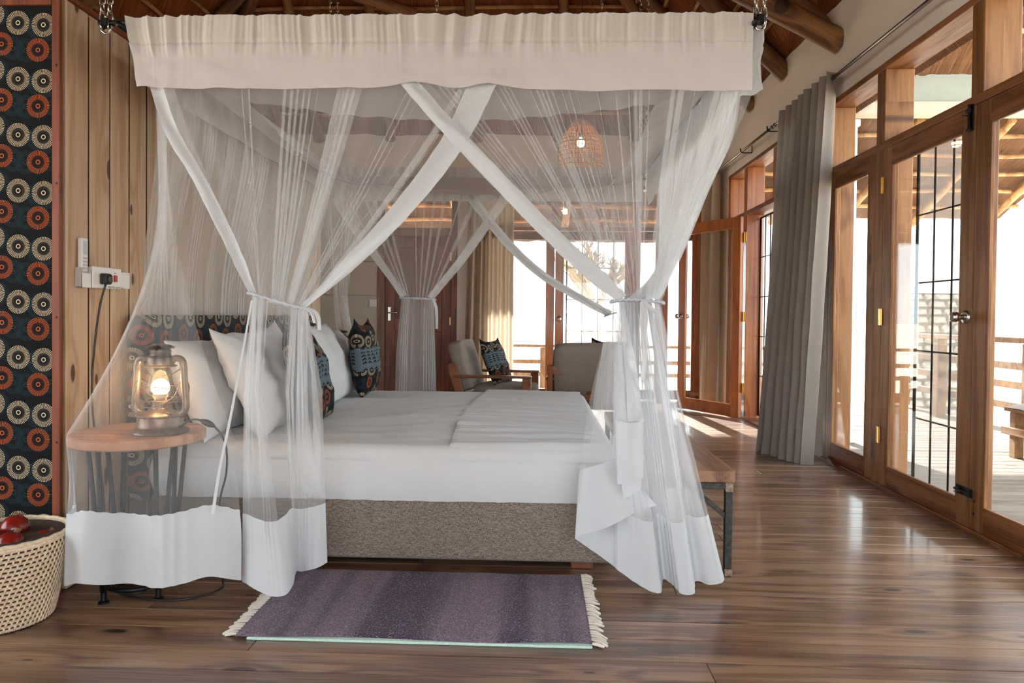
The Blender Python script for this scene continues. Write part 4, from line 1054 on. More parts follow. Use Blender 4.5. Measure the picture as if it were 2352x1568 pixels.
def lettering(name, text, size, mat, M_, parent=None, align='CENTER', depth=.0002):
    cu = bpy.data.curves.new(name, 'FONT'); cu.body = text; cu.size = size; cu.align_x = align; cu.align_y = 'CENTER'; cu.extrude = depth
    t_ = bpy.data.objects.new(name, cu); me = bpy.data.meshes.new_from_object(t_); bpy.data.objects.remove(t_)
    o_ = bpy.data.objects.new(name, me); C.objects.link(o_); me.materials.append(mat); o_.matrix_world = M_
    return o_
MT['ink'] = plain('grey_print', (.05, .05, .05), .6)
# face +x, text runs along +y as seen from the room (viewer looks along -x, right hand is +y)
TM = Matrix(((0, 0, 1, XP+.0322), (1, 0, 0, lerp(ya, yb, .77)), (0, 1, 0, lerp(za, zb2, .07)), (0, 0, 0, 1)))
o = lettering('lettering', 'MASTER SWITCH', (yb-ya)*.066, MT['ink'], TM); under(sk, o)
# second plate half hidden by the net
ye = wp(308, 640, XP+.03).y
sk2 = thing('light_switch', 'plain white switch plate half hidden behind the net edge on planks', 'switch', (XP, (yb+ye)/2, za))
under(sk2, box('plate', XP+.001, XP+.012, yb+.004, ye, za+.006, zb2-.01, MT['plastic'], None, .003, 2), box('rocker', XP+.012, XP+.015, yb+.012, ye-.008, za+.014, zb2-.02, MT['plastic'], None, .001))
# plug and its cable
yp = lerp(ya, yb, .32); zp = lerp(za, zb2, .44)
pg = thing('power_plug', 'black plug in the wall socket with its cable hanging down the planks', 'plug', (XP+.035, yp, zp))
under(pg, box('plug_body', XP+.0325, XP+.060, yp-.019, yp+.019, zp-.021, zp+.021, MT['black_plastic'], None, .006, 3), box('plug_face', XP+.0605, XP+.0635, yp-.013, yp+.013, zp-.014, zp+.014, MT['raw_steel'], None, .004, 2))
cb = [V(XP+.045, yp, zp-.02), wp(230, 700, XP+.03), wp(221, 760, XP+.015), wp(216, 810, XP+.01), wp(212, 860, XP+.012), wp(214, 960, XP+.015), V(XP+.02, yp+.02, .35), V(XP+.03, yp+.05, .02), V(XP+.10, yp+.10, .006), V(XP+.22, yp+.05, .006)]
under(pg, tube('cable', [path(cb, k_/60) for k_ in range(61)], .0038, MT['black_plastic']))
# far light switch on the back wall boards
p = aY(857, 696, YB-.014)
fs_ = thing('light_switch', 'small square white light switch on the boards beside the bathroom door', 'switch', (p.x, YB-.02, p.z))
under(fs_, box('plate', p.x-.045, p.x+.045, YB-.026, YB-.0135, p.z-.045, p.z+.045, MT['plastic'], None, .004), box('rocker', p.x-.03, p.x+.03, YB-.030, YB-.026, p.z-.03, p.z+.03, MT['plastic'], None, .002))

# ================================================================== BASKET AND POMEGRANATES
MT['palm'] = plain('palm_fibre', srgb(226, 204, 174), .8, nz=.18, nscale=90)
bk_c = V(-1.765, 2.235, 0)
bs = thing('basket', 'round woven palm basket holding pomegranates in front of the printed panel', 'basket', bk_c)
def brad(z): return .138 + .052*(z/.29)**.8
ZT = .285
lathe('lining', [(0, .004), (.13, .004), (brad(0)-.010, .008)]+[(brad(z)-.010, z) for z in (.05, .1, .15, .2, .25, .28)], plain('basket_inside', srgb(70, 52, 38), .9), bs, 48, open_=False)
for k_ in range(19):
    z = .008 + k_*.0145
    pts = [V((brad(z)+.0012*math.sin(a*30*PI/60*2+k_*PI))*math.cos(a*PI/60), (brad(z)+.0012*math.sin(a*30*PI/60*2+k_*PI))*math.sin(a*PI/60), z) for a in range(120)]
    tube('coil', pts, .0052, MT['palm'], bs, 6, True)
lk = []
for k_ in range(18):
    z = .008+k_*.0145
    for a in range(64):
        th = 2*PI*(a+.35*k_)/64; r = brad(z)+.004; r2 = brad(z+.0145)+.004
        p = V(r*math.cos(th), r*math.sin(th), z-.003); q = V(r2*math.cos(th+.02), r2*math.sin(th+.02), z+.0175)
        lk.append(tube_geo([p, (p+q)/2*1.0+V(math.cos(th), math.sin(th), 0)*.002, q], .0034, 5))
v, f = merge(lk); o = mesh_obj('stitches', v, f, MT['palm'], bs, True); o['kind'] = 'stuff'
for k_ in range(2):
    tube('rim', [V((brad(ZT)+.001)*math.cos(a*PI/40), (brad(ZT)+.001)*math.sin(a*PI/40), ZT-.010+k_*.010+.0015*math.sin(a*1.9+k_*2)) for a in range(80)], .0075, MT['palm'], bs, 8, True)
pm = plain('pomegranate_skin', srgb(120, 22, 14), .22, 0, .6, nz=.55, nscale=16); MT['calyx'] = plain('pomegranate_crown', srgb(120, 78, 56), .7, nz=.3)
def pomegranate(p, r, lab, tilt):
    t = thing('pomegranate', lab, 'pomegranate', p, random.random()*6, 'pomegranates in the basket'); t.rotation_euler = (tilt[0], tilt[1], 0)
    v, f = lathe_geo([(0, -r), (r*.5, -r*.88), (r*.85, -r*.55), (r, 0), (r*.88, r*.52), (r*.55, r*.85), (r*.28, r*.98), (0, r)], 20)
    v = [x*(1+.03*noise.noise(x*40+Vector(p)*9)) for x in v]
    mesh_obj('fruit', v, f, pm, t, True)
    lathe('crown', [(r*.26, r*.94), (r*.20, r*1.10), (r*.27, r*1.30), (r*.20, r*1.28), (r*.14, r*1.1)], MT['calyx'], t, 8, open_=True); return t
PO = [((-1.700, 2.185, .262), .043, 'shiny red pomegranate at the right rim of the basket', (-.5, .2)), ((-1.752, 2.275, .290), .044, 'dark red pomegranate on top of the pile, its crown facing out', (-.9, -.6)),
      ((-1.800, 2.190, .268), .043, 'dark pomegranate at the left of the basket, cut by the picture edge', (-.3, .9)), ((-1.655, 2.275, .250), .036, 'small shadowed pomegranate against the far rim of the basket', (-.6, .5)),
      ((-1.745, 2.110, .236), .040, 'red pomegranate lowest at the front rim of the basket', (.4, .3)), ((-1.850, 2.270, .262), .040, 'pomegranate at the back left of the basket', (.2, -.3))]
for a in PO: pomegranate(*a)

# ================================================================== ARMCHAIRS
def cushion_box(name, x0, x1, y0, y1, z0, z1, mat, parent, r=.03, mtx=None, puff=.012):
    bm = bmesh.new(); bm_box(bm, x0, x1, y0, y1, z0, z1, 0)
    bmesh.ops.subdivide_edges(bm, edges=bm.edges[:], cuts=6, use_grid_fill=True)
    c = V((x0+x1)/2, (y0+y1)/2, (z0+z1)/2); h = V((x1-x0)/2, (y1-y0)/2, (z1-z0)/2)
    for v in bm.verts:
        u = V((v.co.x-c.x)/h.x, (v.co.y-c.y)/h.y, (v.co.z-c.z)/h.z)
        q = [max(0, abs(k_)*hh-(hh-r)) for k_, hh in zip(u, h)]
        L = math.sqrt(sum(k_*k_ for k_ in q))
        nv = []
        for k_ in range(3):
            cc = min(abs(u[k_])*h[k_], h[k_]-r) + (q[k_]/L*min(L, r) if L > 0 else 0)
            nv.append(math.copysign(cc, u[k_]))
        fl = [1-abs(u[k_])**2 for k_ in range(3)]
        for k_ in range(3):
            if abs(u[k_]) > .98: nv[k_] += math.copysign(puff*fl[(k_+1) % 3]*fl[(k_+2) % 3], u[k_])
        v.co = c + V(*nv)
    if mtx is not None: bmesh.ops.transform(bm, matrix=mtx, verts=bm.verts)
    return bm_obj(name, bm, mat, parent, True)
def make_armchair(label, loc, rz):
    """faces local +x, width along y, origin on floor below seat centre"""
    t = thing('armchair', label, 'armchair', loc, rz, 'taupe wooden armchairs')
    W = .34; m = MT['chair']
    for s_ in (-1, 1):
        y = s_*W
        box('arm', -.36, .33, y-.035, y+.035, .478, .502, m, t, .004)
        box('front_leg', .25, .325, y-.033, y+.033, 0, .478, m, t, .004)
        bar('back_leg', V(-.20, y, .0), V(-.385, y, .60), .045, .075, m, t, .004)
        box('side_rail', -.26, .25, y-.018, y+.018, .20, .27, m, t, .004)
    bar('back_rail', V(-.372, -W+.02, .565), V(-.372, W-.02, .565), .03, .075, m, t, .004)
    bar('back_rail', V(-.30, -W+.02, .33), V(-.30, W-.02, .33), .03, .06, m, t, .004)
    for k_ in range(3): bar('back_slat', V(-.33+.0, -.18+.18*k_, .36), V(-.365, -.18+.18*k_, .54), .012, .05, m, t, .002)
    box('seat_frame', -.27, .30, -W+.02, W-.02, .22, .25, m, t, .004)
    cushion_box('seat_cushion', -.20, .33, -W+.045, W-.045, .25, .40, MT['chair_fabric'], t, .035)
    R_ = Matrix.Translation((-.255, 0, .36)) @ Matrix.Rotation(-.28, 4, 'Y')
    cushion_box('back_cushion', -.075, .075, -W+.03, W-.03, .0, .44, MT['chair_fabric'], t, .04, R_)
    return t
ch1 = make_armchair('taupe cushioned wooden armchair facing sideways with a printed cushion on it', (-.34, 6.42, 0), -.10)
ch2 = copy_tree(ch1, (.47, 6.30, 0), PI/2-.05); ch2['label'] = 'taupe cushioned wooden armchair seen from behind, next to the tied net'
pillow('cushion', 'dark ring print cushion with pale sprig band on the sideways armchair', 'cushion', .42, .42, .13, (-.375, 6.40, .60), .36, -.35, 'print_cushion', 'printed cushions on the armchairs', 8, ears=.03)
pillow('cushion', 'dark cushion barely showing above the armchair that is seen from behind', 'cushion', .42, .42, .13, (.66, 6.20, .615), .28, PI/2+.25, 'print_cushion', 'printed cushions on the armchairs', 9, ears=.03)

# ================================================================== CURTAINS AND RODS
def grommet(parent, p, axis):
    pts = [V(.024*math.cos(a*PI/8), .024*math.sin(a*PI/8), 0) for a in range(16)]
    v, f = tube_geo(pts, .006, 8, True, True); o_ = mesh_obj('grommet', v, f, MT['rod'], None, True)
    o_.rotation_mode = 'QUATERNION'; o_.rotation_quaternion = Vector(axis).to_track_quat('Z', 'Y'); o_.location = p; under(parent, o_); return o_
def curtain(name, label, top0, top1, bot, nf, amp_t, amp_b, ztop, zrod, mat, grp, inward, phase=0., spread=None, hem=None, ns=260, nt=46):
    """curtain hung along top0->top1 (x,y); bot = list of xy points for the hem centre line; inward = direction into room"""
    top0, top1 = Vector((*top0, 0)), Vector((*top1, 0)); inward = Vector((*inward, 0)); B_ = [Vector((*q, 0)) for q in bot]
    t_ = thing(name, label, 'curtain', tuple((top0+top1)/2), 0, grp)
    rc_ = random.Random(nf); ph = [rc_.uniform(-.5, .5) for _ in range(nf+2)]
    def fn(s, t):
        a = top0.lerp(top1, s); b_ = path(B_, s); e = t**1.15; c = a.lerp(b_, e)
        al = (top1-top0).normalized()
        sw = s + .008*math.sin(s*17+phase)*t
        w = math.cos(2*PI*nf*sw+phase)
        w = math.copysign(abs(w)**.75, w)
        amp = lerp(amp_t, amp_b, t**.8)*(1+.35*noise.noise(V(s*nf*.9, t*1.5, nf)))
        z = lerp(ztop, (hem(s) if hem else .02), t)
        p = c + inward*(amp*w) + al*(.012*t*math.sin(2*PI*nf*sw*1.0+1.3+phase))
        p += inward*.010*noise.noise(V(s*14, t*7, nf*3))*t
        return V(p.x, p.y, z)
    o_ = grid_obj('cloth', fn, ns, nt, MT[mat]); under(t_, o_)
    al = (top1-top0).normalized()
    for k_ in range(nf*2):
        s = (k_+.5)/(nf*2) - phase/(2*PI*nf)
        if 0 <= s <= 1: 
            p = top0.lerp(top1, s); grommet(t_, V(p.x, p.y, zrod), al + inward*(.9 if k_ % 2 else -.9))
    return t_
ROD = 2.672; RXX = XW-.095
def rod(name, label, p, q, brackets, wallx, grp='curtain rods', ax='x'):
    t_ = thing(name, label, 'curtain rod', (p+q)/2, 0, grp)
    under(t_, tube('rod', [p, q], .011, MT['rod'], None, 12))
    for c in (p, q): 
        v, f = lathe_geo([(0, -.016), (.013, -.014), (.018, 0), (.013, .014), (0, .016)], 12, c); under(t_, mesh_obj('finial', v, f, MT['rod'], None, True))
    for b_ in brackets:
        c = p.lerp(q, b_)
        if ax == 'x': pts = [c+V(-.022, 0, .026), c+V(-.018, 0, -.010), c+V(0, 0, -.018), V(wallx-.004, c.y, c.z-.018), V(wallx-.004, c.y, c.z+.05)]
        else: pts = [c+V(0, -.022, .026), c+V(0, -.018, -.010), c+V(0, 0, -.018), V(c.x, wallx-.004, c.z-.018), V(c.x, wallx-.004, c.z+.05)]
        under(t_, tube('bracket', pts, .0055, MT['black_iron'], None, 8))
    return t_
rod('curtain_rod', 'thin metal curtain rod above the near glass doors on the plaster wall', V(RXX, 1.9, ROD), V(RXX, 6.05, ROD), (.02, .42), XW)
rod('curtain_rod', 'thin metal curtain rod above the far open doorway on plaster wall', V(RXX, 6.12, ROD), V(RXX, 8.40, ROD), (.03, .38, .97), XW)
rod('curtain_rod', 'curtain rod across the end wall above the french doors', V(-1.0, YB-.09, 2.70), V(1.9, YB-.09, 2.70), (.03, .5, .97), YB, ax='y')
curtain('curtain', 'long grey eyelet curtain gathered between the two sets of glass doors', (RXX, 4.87), (RXX, 5.80), [(1.895, 4.93), (1.85, 5.02), (1.80, 5.16), (1.755, 5.34), (1.78, 5.50)], 7, .05, .062, ROD+.045, ROD, 'curtain', 'grey curtains', (-1, 0), .4, hem=lambda s: .002+.004*math.sin(s*9)**2)
curtain('curtain', 'sand coloured curtain behind the glass of the open amber door', (RXX, 7.95), (RXX, 8.32), [(1.98, 7.98), (1.95, 8.1), (1.98, 8.3)], 4, .05, .055, ROD+.045, ROD, 'curtain_sand', 'sand curtains', (-1, 0), 0)
curtain('curtain', 'sand coloured curtain hanging beside the dark red bathroom door', (-.86, YB-.09), (-.30, YB-.09), [(-.90, YB-.11), (-.6, YB-.12), (-.30, YB-.10)], 6, .05, .06, 2.745, 2.70, 'curtain_sand', 'sand curtains', (0, -1), .8)
# wooden door wedge on the floor by the grey curtain
a = aZ(1905, 1068, 0); c = aZ(1950, 1092, 0)
wd = mesh_obj('door_wedge', [V(0, -.16, 0), V(0, .0, 0), V(0, 0, .055), V(-.035, -.16, 0), V(-.035, 0, 0), V(-.035, 0, .055)], [(0, 1, 2), (3, 5, 4), (0, 3, 4, 1), (1, 4, 5, 2), (0, 2, 5, 3)], MT['mahog'])
wd.location = (XW-.015, 4.98, .001); tag(wd, 'small wooden wedge lying on the floor against the sidelight frame', 'wedge')

# ================================================================== PENDANT LAMP
pc = aY(1334, 328, 6.6)
pl = thing('pendant_lamp', 'woven cane dome pendant lamp with glowing bulb hanging beyond the net', 'lamp', (pc.x, 6.6, pc.z))
MT['cane'] = plain('cane', srgb(196, 140, 88), .6, nz=.2, nscale=60)
prof = [(.035, .215), (.075, .190), (.125, .130), (.175, .055), (.205, -.02), (.215, -.09), (.212, -.16), (.205, -.225)]
def prad(z):
    for (r0, z0), (r1, z1) in zip(prof, prof[1:]):
        if z1 <= z <= z0: return lerp(r0, r1, (z0-z)/(z0-z1))
    return prof[-1][0]
for z in (.215, .13, -.02, -.225): tube('hoop', [V(prad(z)*math.cos(a*PI/20), prad(z)*math.sin(a*PI/20), z) for a in range(40)], .007, MT['cane'], pl, 8, True)
for k_ in range(44):
    th = 2*PI*k_/44; pts = [V(r*math.cos(th), r*math.sin(th), z) for r, z in prof]
    tube('cane_rib', pts, .0042, MT['cane'], pl, 5)
for z in (-.06, -.10, -.14, -.18, .02, .05): tube('weaver', [V((prad(z)+.005*(-1)**a)*math.cos(a*PI/44), (prad(z)+.005*(-1)**a)*math.sin(a*PI/44), z) for a in range(88)], .004, MT['cane'], pl, 5, True)
lathe('bulb', [(0, -.042), (.022, -.036), (.034, -.018), (.036, 0), (.030, .022), (.017, .042), (.015, .06), (0, .06)], emit_mat('pendant_bulb', (1, .72, .38), 30), pl, 20)
lathe('bulb_holder', [(0, .05), (.02, .05), (.022, .10), (.012, .12), (0, .12)], MT['black_plastic'], pl, 16)
tube('flex', [V(0, 0, .11), V(0, 0, ZW+2.6-pc.z)], .004, MT['black_plastic'], pl, 6)
pll = bpy.data.lights.new('pendant_light', 'POINT'); plo = bpy.data.objects.new('pendant_light', pll); C.objects.link(plo); plo.parent = pl
pll.energy = 9; pll.color = (1, .7, .4); pll.shadow_soft_size = .04

# ================================================================== CANOPY FRAME AND CHAINS
CX0, CX1, CY0, CY1, CZ = -1.506, .745, 2.50, 5.05, 2.072
cf = thing('canopy_frame', 'dark rod frame of the bed canopy hung on steel chains from the roof', 'frame', ((CX0+CX1)/2, (CY0+CY1)/2, CZ))
for p, q in ((V(CX0-.10, CY0, CZ), V(CX1+.045, CY0, CZ)), (V(CX0-.06, CY1, CZ), V(CX1+.06, CY1, CZ)), (V(CX0, CY0-.05, CZ-.024), V(CX0, CY1+.05, CZ-.024)), (V(CX1, CY0-.05, CZ-.024), V(CX1, CY1+.05, CZ-.024))):
    under(cf, tube('rod', [p, q], .011, MT['black_iron'], None, 12))
def link_geo(c, ax, w=.010, l=.019, r=.0026, flip=False):
    ax = ax.normalized(); a = V(0, 1, 0) if abs(ax.y) < .9 else V(1, 0, 0); u = (a-ax*a.dot(ax)).normalized(); v = ax.cross(u)
    if flip: u = v
    pts = []
    for k_ in range(16):
        th = 2*PI*k_/16; x, y = math.cos(th), math.sin(th)
        pts.append(c + u*x*w + ax*(y*w + math.copysign(l-w, y)*(abs(y) > .2)))
    return tube_geo(pts, r, 6, True, True)
def chain(p, q, name='chain'):
    d_ = q-p; n_ = int(d_.length/.030); parts_ = [link_geo(p+d_*((k_+.5)/n_), d_, flip=bool(k_ % 2)) for k_ in range(n_)]
    v, f = merge(parts_); o_ = mesh_obj(name, v, f, MT['chrome'], None, True); under(cf, o_)
for x, y in ((CX0-.075, CY0), (CX1+.025, CY0), (CX0, CY1), (CX1, CY1)):
    for e in (-.022, .022):
        chain(V(x+e*.6, y, CZ-.02), V(x+e*1.3, y+.02, CZ+1.4))
    lp = [V(x+.020*math.cos(a*PI/8), y+.004*math.sin(a*3), CZ-.008+.030*math.sin(a*PI/8)) for a in range(16)]
    under(cf, tube('shackle', lp, .0045, MT['chrome'], None, 8, True), box('clamp', x-.014, x+.014, y-.016, y+.016, CZ-.016, CZ+.016, MT['black_iron'], None, .003))
for x, y in ((-.66, CY1-.6), (.42, CY1-.2)): chain(V(x, y, CZ+.4), V(x, y, CZ+2.2))

# ================================================================== MOSQUITO NET
nr = thing('mosquito_net', 'white sheer mosquito net canopy with cotton valance tied back around the bed', 'mosquito net', (-.38, 3.78, 0))
def nadd(o_, label=None):
    if label: o_['label'] = label
    under(nr, o_); return o_
class Pleat:
    def __init__(s, k_, seed, irr=.35):
        r = random.Random(seed); s.k = k_; s.c = [(r.uniform(-irr, irr), r.choice((1, 2, 3, 4, 5)), r.uniform(0, 6)) for _ in range(4)]
        s.g = k_*.42; s.sd = seed*3.7; s.irr = irr
    def ph(s, x): return 2*PI*s.k*(x + s.irr*1.5/s.g*noise.noise(V(x*s.g, s.sd, 0))) + sum(a*2*PI*.35*math.sin(2*PI*f_*x+p) for a, f_, p in s.c)
    def am(s, x): return .35 + 1.1*clamp(.5+1.1*noise.noise(V(x*s.g*.8, s.sd, 5)))
def pleated(basefn, pl, ov, dep, eps=.004):
    """fold a base sheet into overlapping pleats: ov(t) overlap factor along the sheet, dep(t) depth of fold"""
    def fn(s, t):
        p = basefn(s, t); a = basefn(clamp(s-eps), t); b_ = basefn(clamp(s+eps), t); T_ = (b_-a); W_ = T_.length/(2*eps) if T_.length > 1e-7 else 0
        tn = T_.normalized() if T_.length > 1e-7 else V(1, 0, 0); tn = V(tn.x, tn.y, tn.z)
        dn = basefn(s, clamp(t+.01))-basefn(s, clamp(t-.01)); nm = tn.cross(dn.normalized() if dn.length > 1e-7 else V(0, 0, -1))
        nm = nm.normalized() if nm.length > 1e-4 else V(0, 1, 0)
        th = pl.ph(s); e = min(1, 12*s, 12*(1-s))
        return p + tn*(ov(s, t)*pl.am(s)*W_/(2*PI*pl.k)*math.sin(th)*e) + nm*(dep(s, t)*math.cos(th)*e)
    return fn
def strip(name, fn, s0, s1, t0, t1, ns, nt, mat, label=None):
    return nadd(grid_obj(name, lambda s, t: fn(lerp(s0, s1, s), lerp(t0, t1, t)), ns, nt, MT[mat]), label)

# ---- valances: a gathered heading over the rod and a plain drop below the stitch line
def valance(name, p, q, out, ztop, zbot, seed, sag=None, th=.012, wave=.010, skew=0.):
    p, q, out = Vector(p), Vector(q), Vector(out); L = (q-p).length; al = (q-p).normalized(); zs = ztop-.092
    def gath(x, z): 
        g1 = (.5-1.4*abs(noise.noise(V(x*15+1.5*noise.noise(V(x*4, seed, 1)), seed, 0)))) + (.12-.4*abs(noise.noise(V(x*47, seed, 3))))
        return g1
    def fn(s, t):
        x = s*L; z = lerp(ztop, (zbot+(sag(s) if sag else 0)), t); zz = z
        head = smooth(1-(ztop-z)/.11)
        low = smooth((zs-z)/.22)
        st = math.exp(-((z-zs)/.006)**2)
        below = clamp((zs-z)/.06); hw = 1-.94*smooth(below)
        w = gath(x+.012*noise.noise(V(x*5, z*6, seed)), z)*th*2.0*hw
        w += wave*low*(noise.noise(V(x*3.2, z*.8, seed+5))*2.0 + .8*noise.noise(V(x*7.5+z*2, z*1.2, seed)))
        w += .0050*smooth(below)*noise.noise(V(x*6+z*11, z*13-x*6, seed+1)) + .0012*noise.noise(V(x*30, z*26, seed+1))
        w -= .006*st
        if z > ztop-.02: zz = z + .004*gath(x, 0)
        r_ = p + al*x + out*(.024+w+.006*low) ; return V(r_.x, r_.y, zz + (.004*noise.noise(V(x*13, seed, 4)) if t > .98 else 0)) + al*(skew*t)
    return fn
zb_n = aY(1000, 199, CY0-.022).z
def sag_near(s):
    x = 290+1440*s
    return .022*math.exp(-((x-965)/60)**2) + .016*math.exp(-((x-1140)/40)**2) - .010*smooth((x-1100)/300) - .006 + .006*smooth((480-x)/200)
vf = valance('v', (CX0+.012, CY0+.004, 0), (CX1-.004, CY0+.004, 0), (0, -1, 0), CZ+.012, zb_n, 1, sag_near)
nadd(grid_obj('valance', lambda s, t: vf(s, t) + V(.045*t*smooth(1-s*14), 0, 0), 620, 54, MT['cotton_v']), 'long gathered white cotton valance on the near side')
vfar = valance('v', (CX0, CY1, 0), (CX1, CY1, 0), (0, -1, 0), CZ+.015, 1.845, 2)
nadd(grid_obj('valance', vfar, 260, 26, MT['cotton_v']))
vl = valance('v', (CX0, CY0+.06, 0), (CX0, CY1, 0), (1, 0, 0), CZ+.0, 1.87, 3); nadd(grid_obj('valance', vl, 200, 26, MT['cotton_v']))
vr_ = valance('v', (CX1, CY0-.01, 0), (CX1, CY1, 0), (1, 0, 0), CZ+.0, 1.825, 4, lambda s: .05*smooth(1-abs(s-.10)*12)); nadd(grid_obj('valance', vr_, 200, 26, MT['cotton_v']))

# ---- roof of the net: cotton border sloping inwards, sheer middle sagging
IN, ZI = .30, 1.865
def roof_edge(side, u, k_):
    """point on ring k_ (0 outer at the rods, 1 inner border edge) of side 0..3"""
    o_ = [V(CX0, CY0, CZ-.03), V(CX1, CY0, CZ-.03), V(CX1, CY1, CZ-.03), V(CX0, CY1, CZ-.03)]
    i_ = [V(CX0+IN, CY0+.36, ZI+.03), V(CX1-IN+.02, CY0+.36, ZI+.02), V(CX1-IN+.02, CY1-.40, ZI+.03), V(CX0+IN, CY1-.40, ZI+.03)]
    a = o_[side].lerp(o_[(side+1) % 4], u); b_ = i_[side].lerp(i_[(side+1) % 4], u)
    b_ = b_ + V(0, 0, -.07*math.sin(u*PI) - .004*math.sin(u*70+side) + .006*noise.noise(V(u*7, side, 0)))
    p = a.lerp(b_, k_); p.z -= .03*math.sin(k_*PI)
    return p
for sd_ in range(4):
    nadd(grid_obj('roof_border', lambda s, t: roof_edge(sd_, s, t) + V(0, 0, .008*noise.noise(V(s*24, t*3, sd_))), 120, 14, MT['cotton_roof'] if 'cotton_roof' in MT else MT['cotton_v']))
def roof_mid(s, t):
    a = roof_edge(0, s, 1).lerp(roof_edge(2, 1-s, 1), t); b_ = roof_edge(3, 1-t, 1).lerp(roof_edge(1, t, 1), s)
    e = min(s, 1-s, t, 1-t); p = (a+b_)/2
    z_edge = None
    return V(p.x, p.y, lerp(p.z, ZI-.05, smooth(e*3)))
nadd(grid_obj('roof_net', roof_mid, 60, 60, MT['net_far']))

# ---- side curtain along the headboard wall
GP = Pleat(44, 5, .8)
def head_base(s, t):
    y = lerp(2.70+.35*t, 5.0, s); z = lerp(CZ-.03, .62, t); k_ = clamp((CZ-z)/1.1)
    x = lerp(CX0+.012, -1.697, smooth(k_)); return V(x, y + .05*math.sin(s*20)*t*.2, z)
hf = pleated(head_base, GP, lambda s, t: 1.9+1.2*math.sin(s*31)*math.sin(s*13), lambda s, t: .005+.009*smooth(.6-t))
strip('head_net', hf, 0, 1, 0, 1, 640, 26, 'net_head')

# ---- near corner net that wraps round the bedside table
TZ = .60
top_c = [V(-1.475, 3.02, 0), V(-1.470, 2.88, 0), V(-1.455, 2.74, 0), V(-1.44, 2.62, 0), V(-1.41, 2.53, 0)]
tab_c = [V(-1.685, 2.50, 0), V(-1.636, 2.385, 0), V(-1.585, 2.292, 0), V(-1.50, 2.245, 0), V(-1.40, 2.245, 0), V(-1.28, 2.283, 0), V(-1.15, 2.315, 0), V(-1.035, 2.345, 0)]
hem_c = [V(-1.685, 2.43, 0), V(-1.64, 2.395, 0), V(-1.598, 2.345, 0), V(-1.595, 2.30, 0), V(-1.55, 2.245, 0), V(-1.47, 2.22, 0), V(-1.37, 2.245, 0), V(-1.26, 2.222, 0), V(-1.16, 2.23, 0), V(-1.07, 2.285, 0), V(-.99, 2.30, 0)]
zh_b = [.065, .10, .15, .12, .15, .14, .155, .145, .15, .13]       # hem height above floor along the hem
def hz(s):
    pts = [V(0, 0, q) for q in (.085, .098, .115, .105, .115, .140, .120, .115, .130, .150, .120)]; return path(pts, s).z
HEM = .235
def corner_base(s, t):
    a = path(top_c, s); m_ = path(tab_c, s); b_ = path(hem_c, s)
    zb_ = hz(s); z = lerp(CZ-.05, zb_, t); 
    if z > TZ:
        k_ = clamp((CZ-.05-z)/(CZ-.05-TZ)); e = .25*k_**1.2+.75*k_**2.4
        p = a.lerp(m_, e)
    else:
        k_ = (TZ-z)/(TZ-zb_); p = m_.lerp(b_, smooth(k_*1.4)) + V(0, -1, 0)*(.022*math.sin(s*15+.6)+.010*math.sin(s*34+2))*smooth(k_*1.2)*smooth(s*8) + V(.02*math.sin(k_*PI)*(1-s)**3, 0, 0)
    return V(p.x, p.y, z)
th_c = 1-HEM/(CZ-.05-.13)
CP = Pleat(13, 8, .6)
cfn = pleated(corner_base, CP, lambda s, t: 2.2*smooth(1.15-t*2.1)+.1, lambda s, t: .016*smooth(1.0-t*1.5)+.002)
strip('corner_net', cfn, 0, 1, 0, th_c, 260, 80, 'net_low', 'sheer net draped round the bedside table')
strip('hem_band', lambda s, t: cfn(s, t)+V(0, -.0015, .0015*math.sin(s*160)*(t < th_c+.01)), 0, 1, th_c, 1, 200, 16, 'cotton', 'white cotton hem band hanging above the floor')
# thin seam line running down to the hem
sp_ = [aY(579, 690, 2.42), aY(560, 800, 2.36), aY(530, 960, 2.30), aY(505, 1080, 2.255), aY(490, 1180, 2.235)]
sv, sf = [], []
for k_ in range(31):
    p = path(sp_, k_/30); sv += [p+V(-.0035-.002*k_/30, -.004, 0), p+V(.0035+.002*k_/30, -.004, 0)]
    if k_: i = 2*k_; sf.append((i-2, i-1, i+1, i))
nadd(mesh_obj('seam', sv, sf, MT['cotton']))

# ---- near curtains
def ease(x, pts):
    """piecewise map through (x,y) pairs"""
    for (x0, y0), (x1, y1) in zip(pts, pts[1:]):
        if x <= x1: return lerp(y0, y1, (x-x0)/(x1-x0))
    return pts[-1][1]
YT = 2.44
ZTOP = CZ-.05
# left near curtain: edges measured against the bed, tie about 1 m above the floor
L_left = [aY(322, 120, 2.535), aY(350, 205, 2.515), aY(385, 310, 2.485), aY(440, 405, 2.475), aY(500, 520, 2.46), aY(545, 612, 2.45), aY(578, 676, YT)]
L_right = [aY(1195, 120, 2.53), aY(1138, 205, 2.51), aY(1085, 310, 2.475), aY(1010, 415, 2.465), aY(910, 530, 2.455), aY(805, 628, 2.445), aY(706, 706, YT-.01)]
def near_up(Ledge, Redge, tiemap, sagf):
    def fn(s, t):
        a = path(Ledge, t); b_ = path(Redge, t)
        top = Ledge[0].lerp(Redge[0], s); tie = Ledge[-1].lerp(Redge[-1], tiemap(s))
        p = top.lerp(tie, t)
        # blend towards the two measured edges
        wl = clamp(1-s/.22)**2; wr_ = clamp(1-(1-s)/.22)**2
        q = a*wl + b_*wr_ + p*(1-wl-wr_) if wl+wr_ < 1 else (a*wl+b_*wr_)/(wl+wr_)
        q = q + V(0, 0, -sagf(s)*math.sin(t*PI))
        return q
    return fn
tm1 = lambda s: ease(s, [(0, 0), (.30, .16), (.45, .5), (.66, .80), (1, 1)])
lu = near_up(L_left, L_right, tm1, lambda s: .02*math.sin(s*PI))
P1 = Pleat(27, 12, .8)
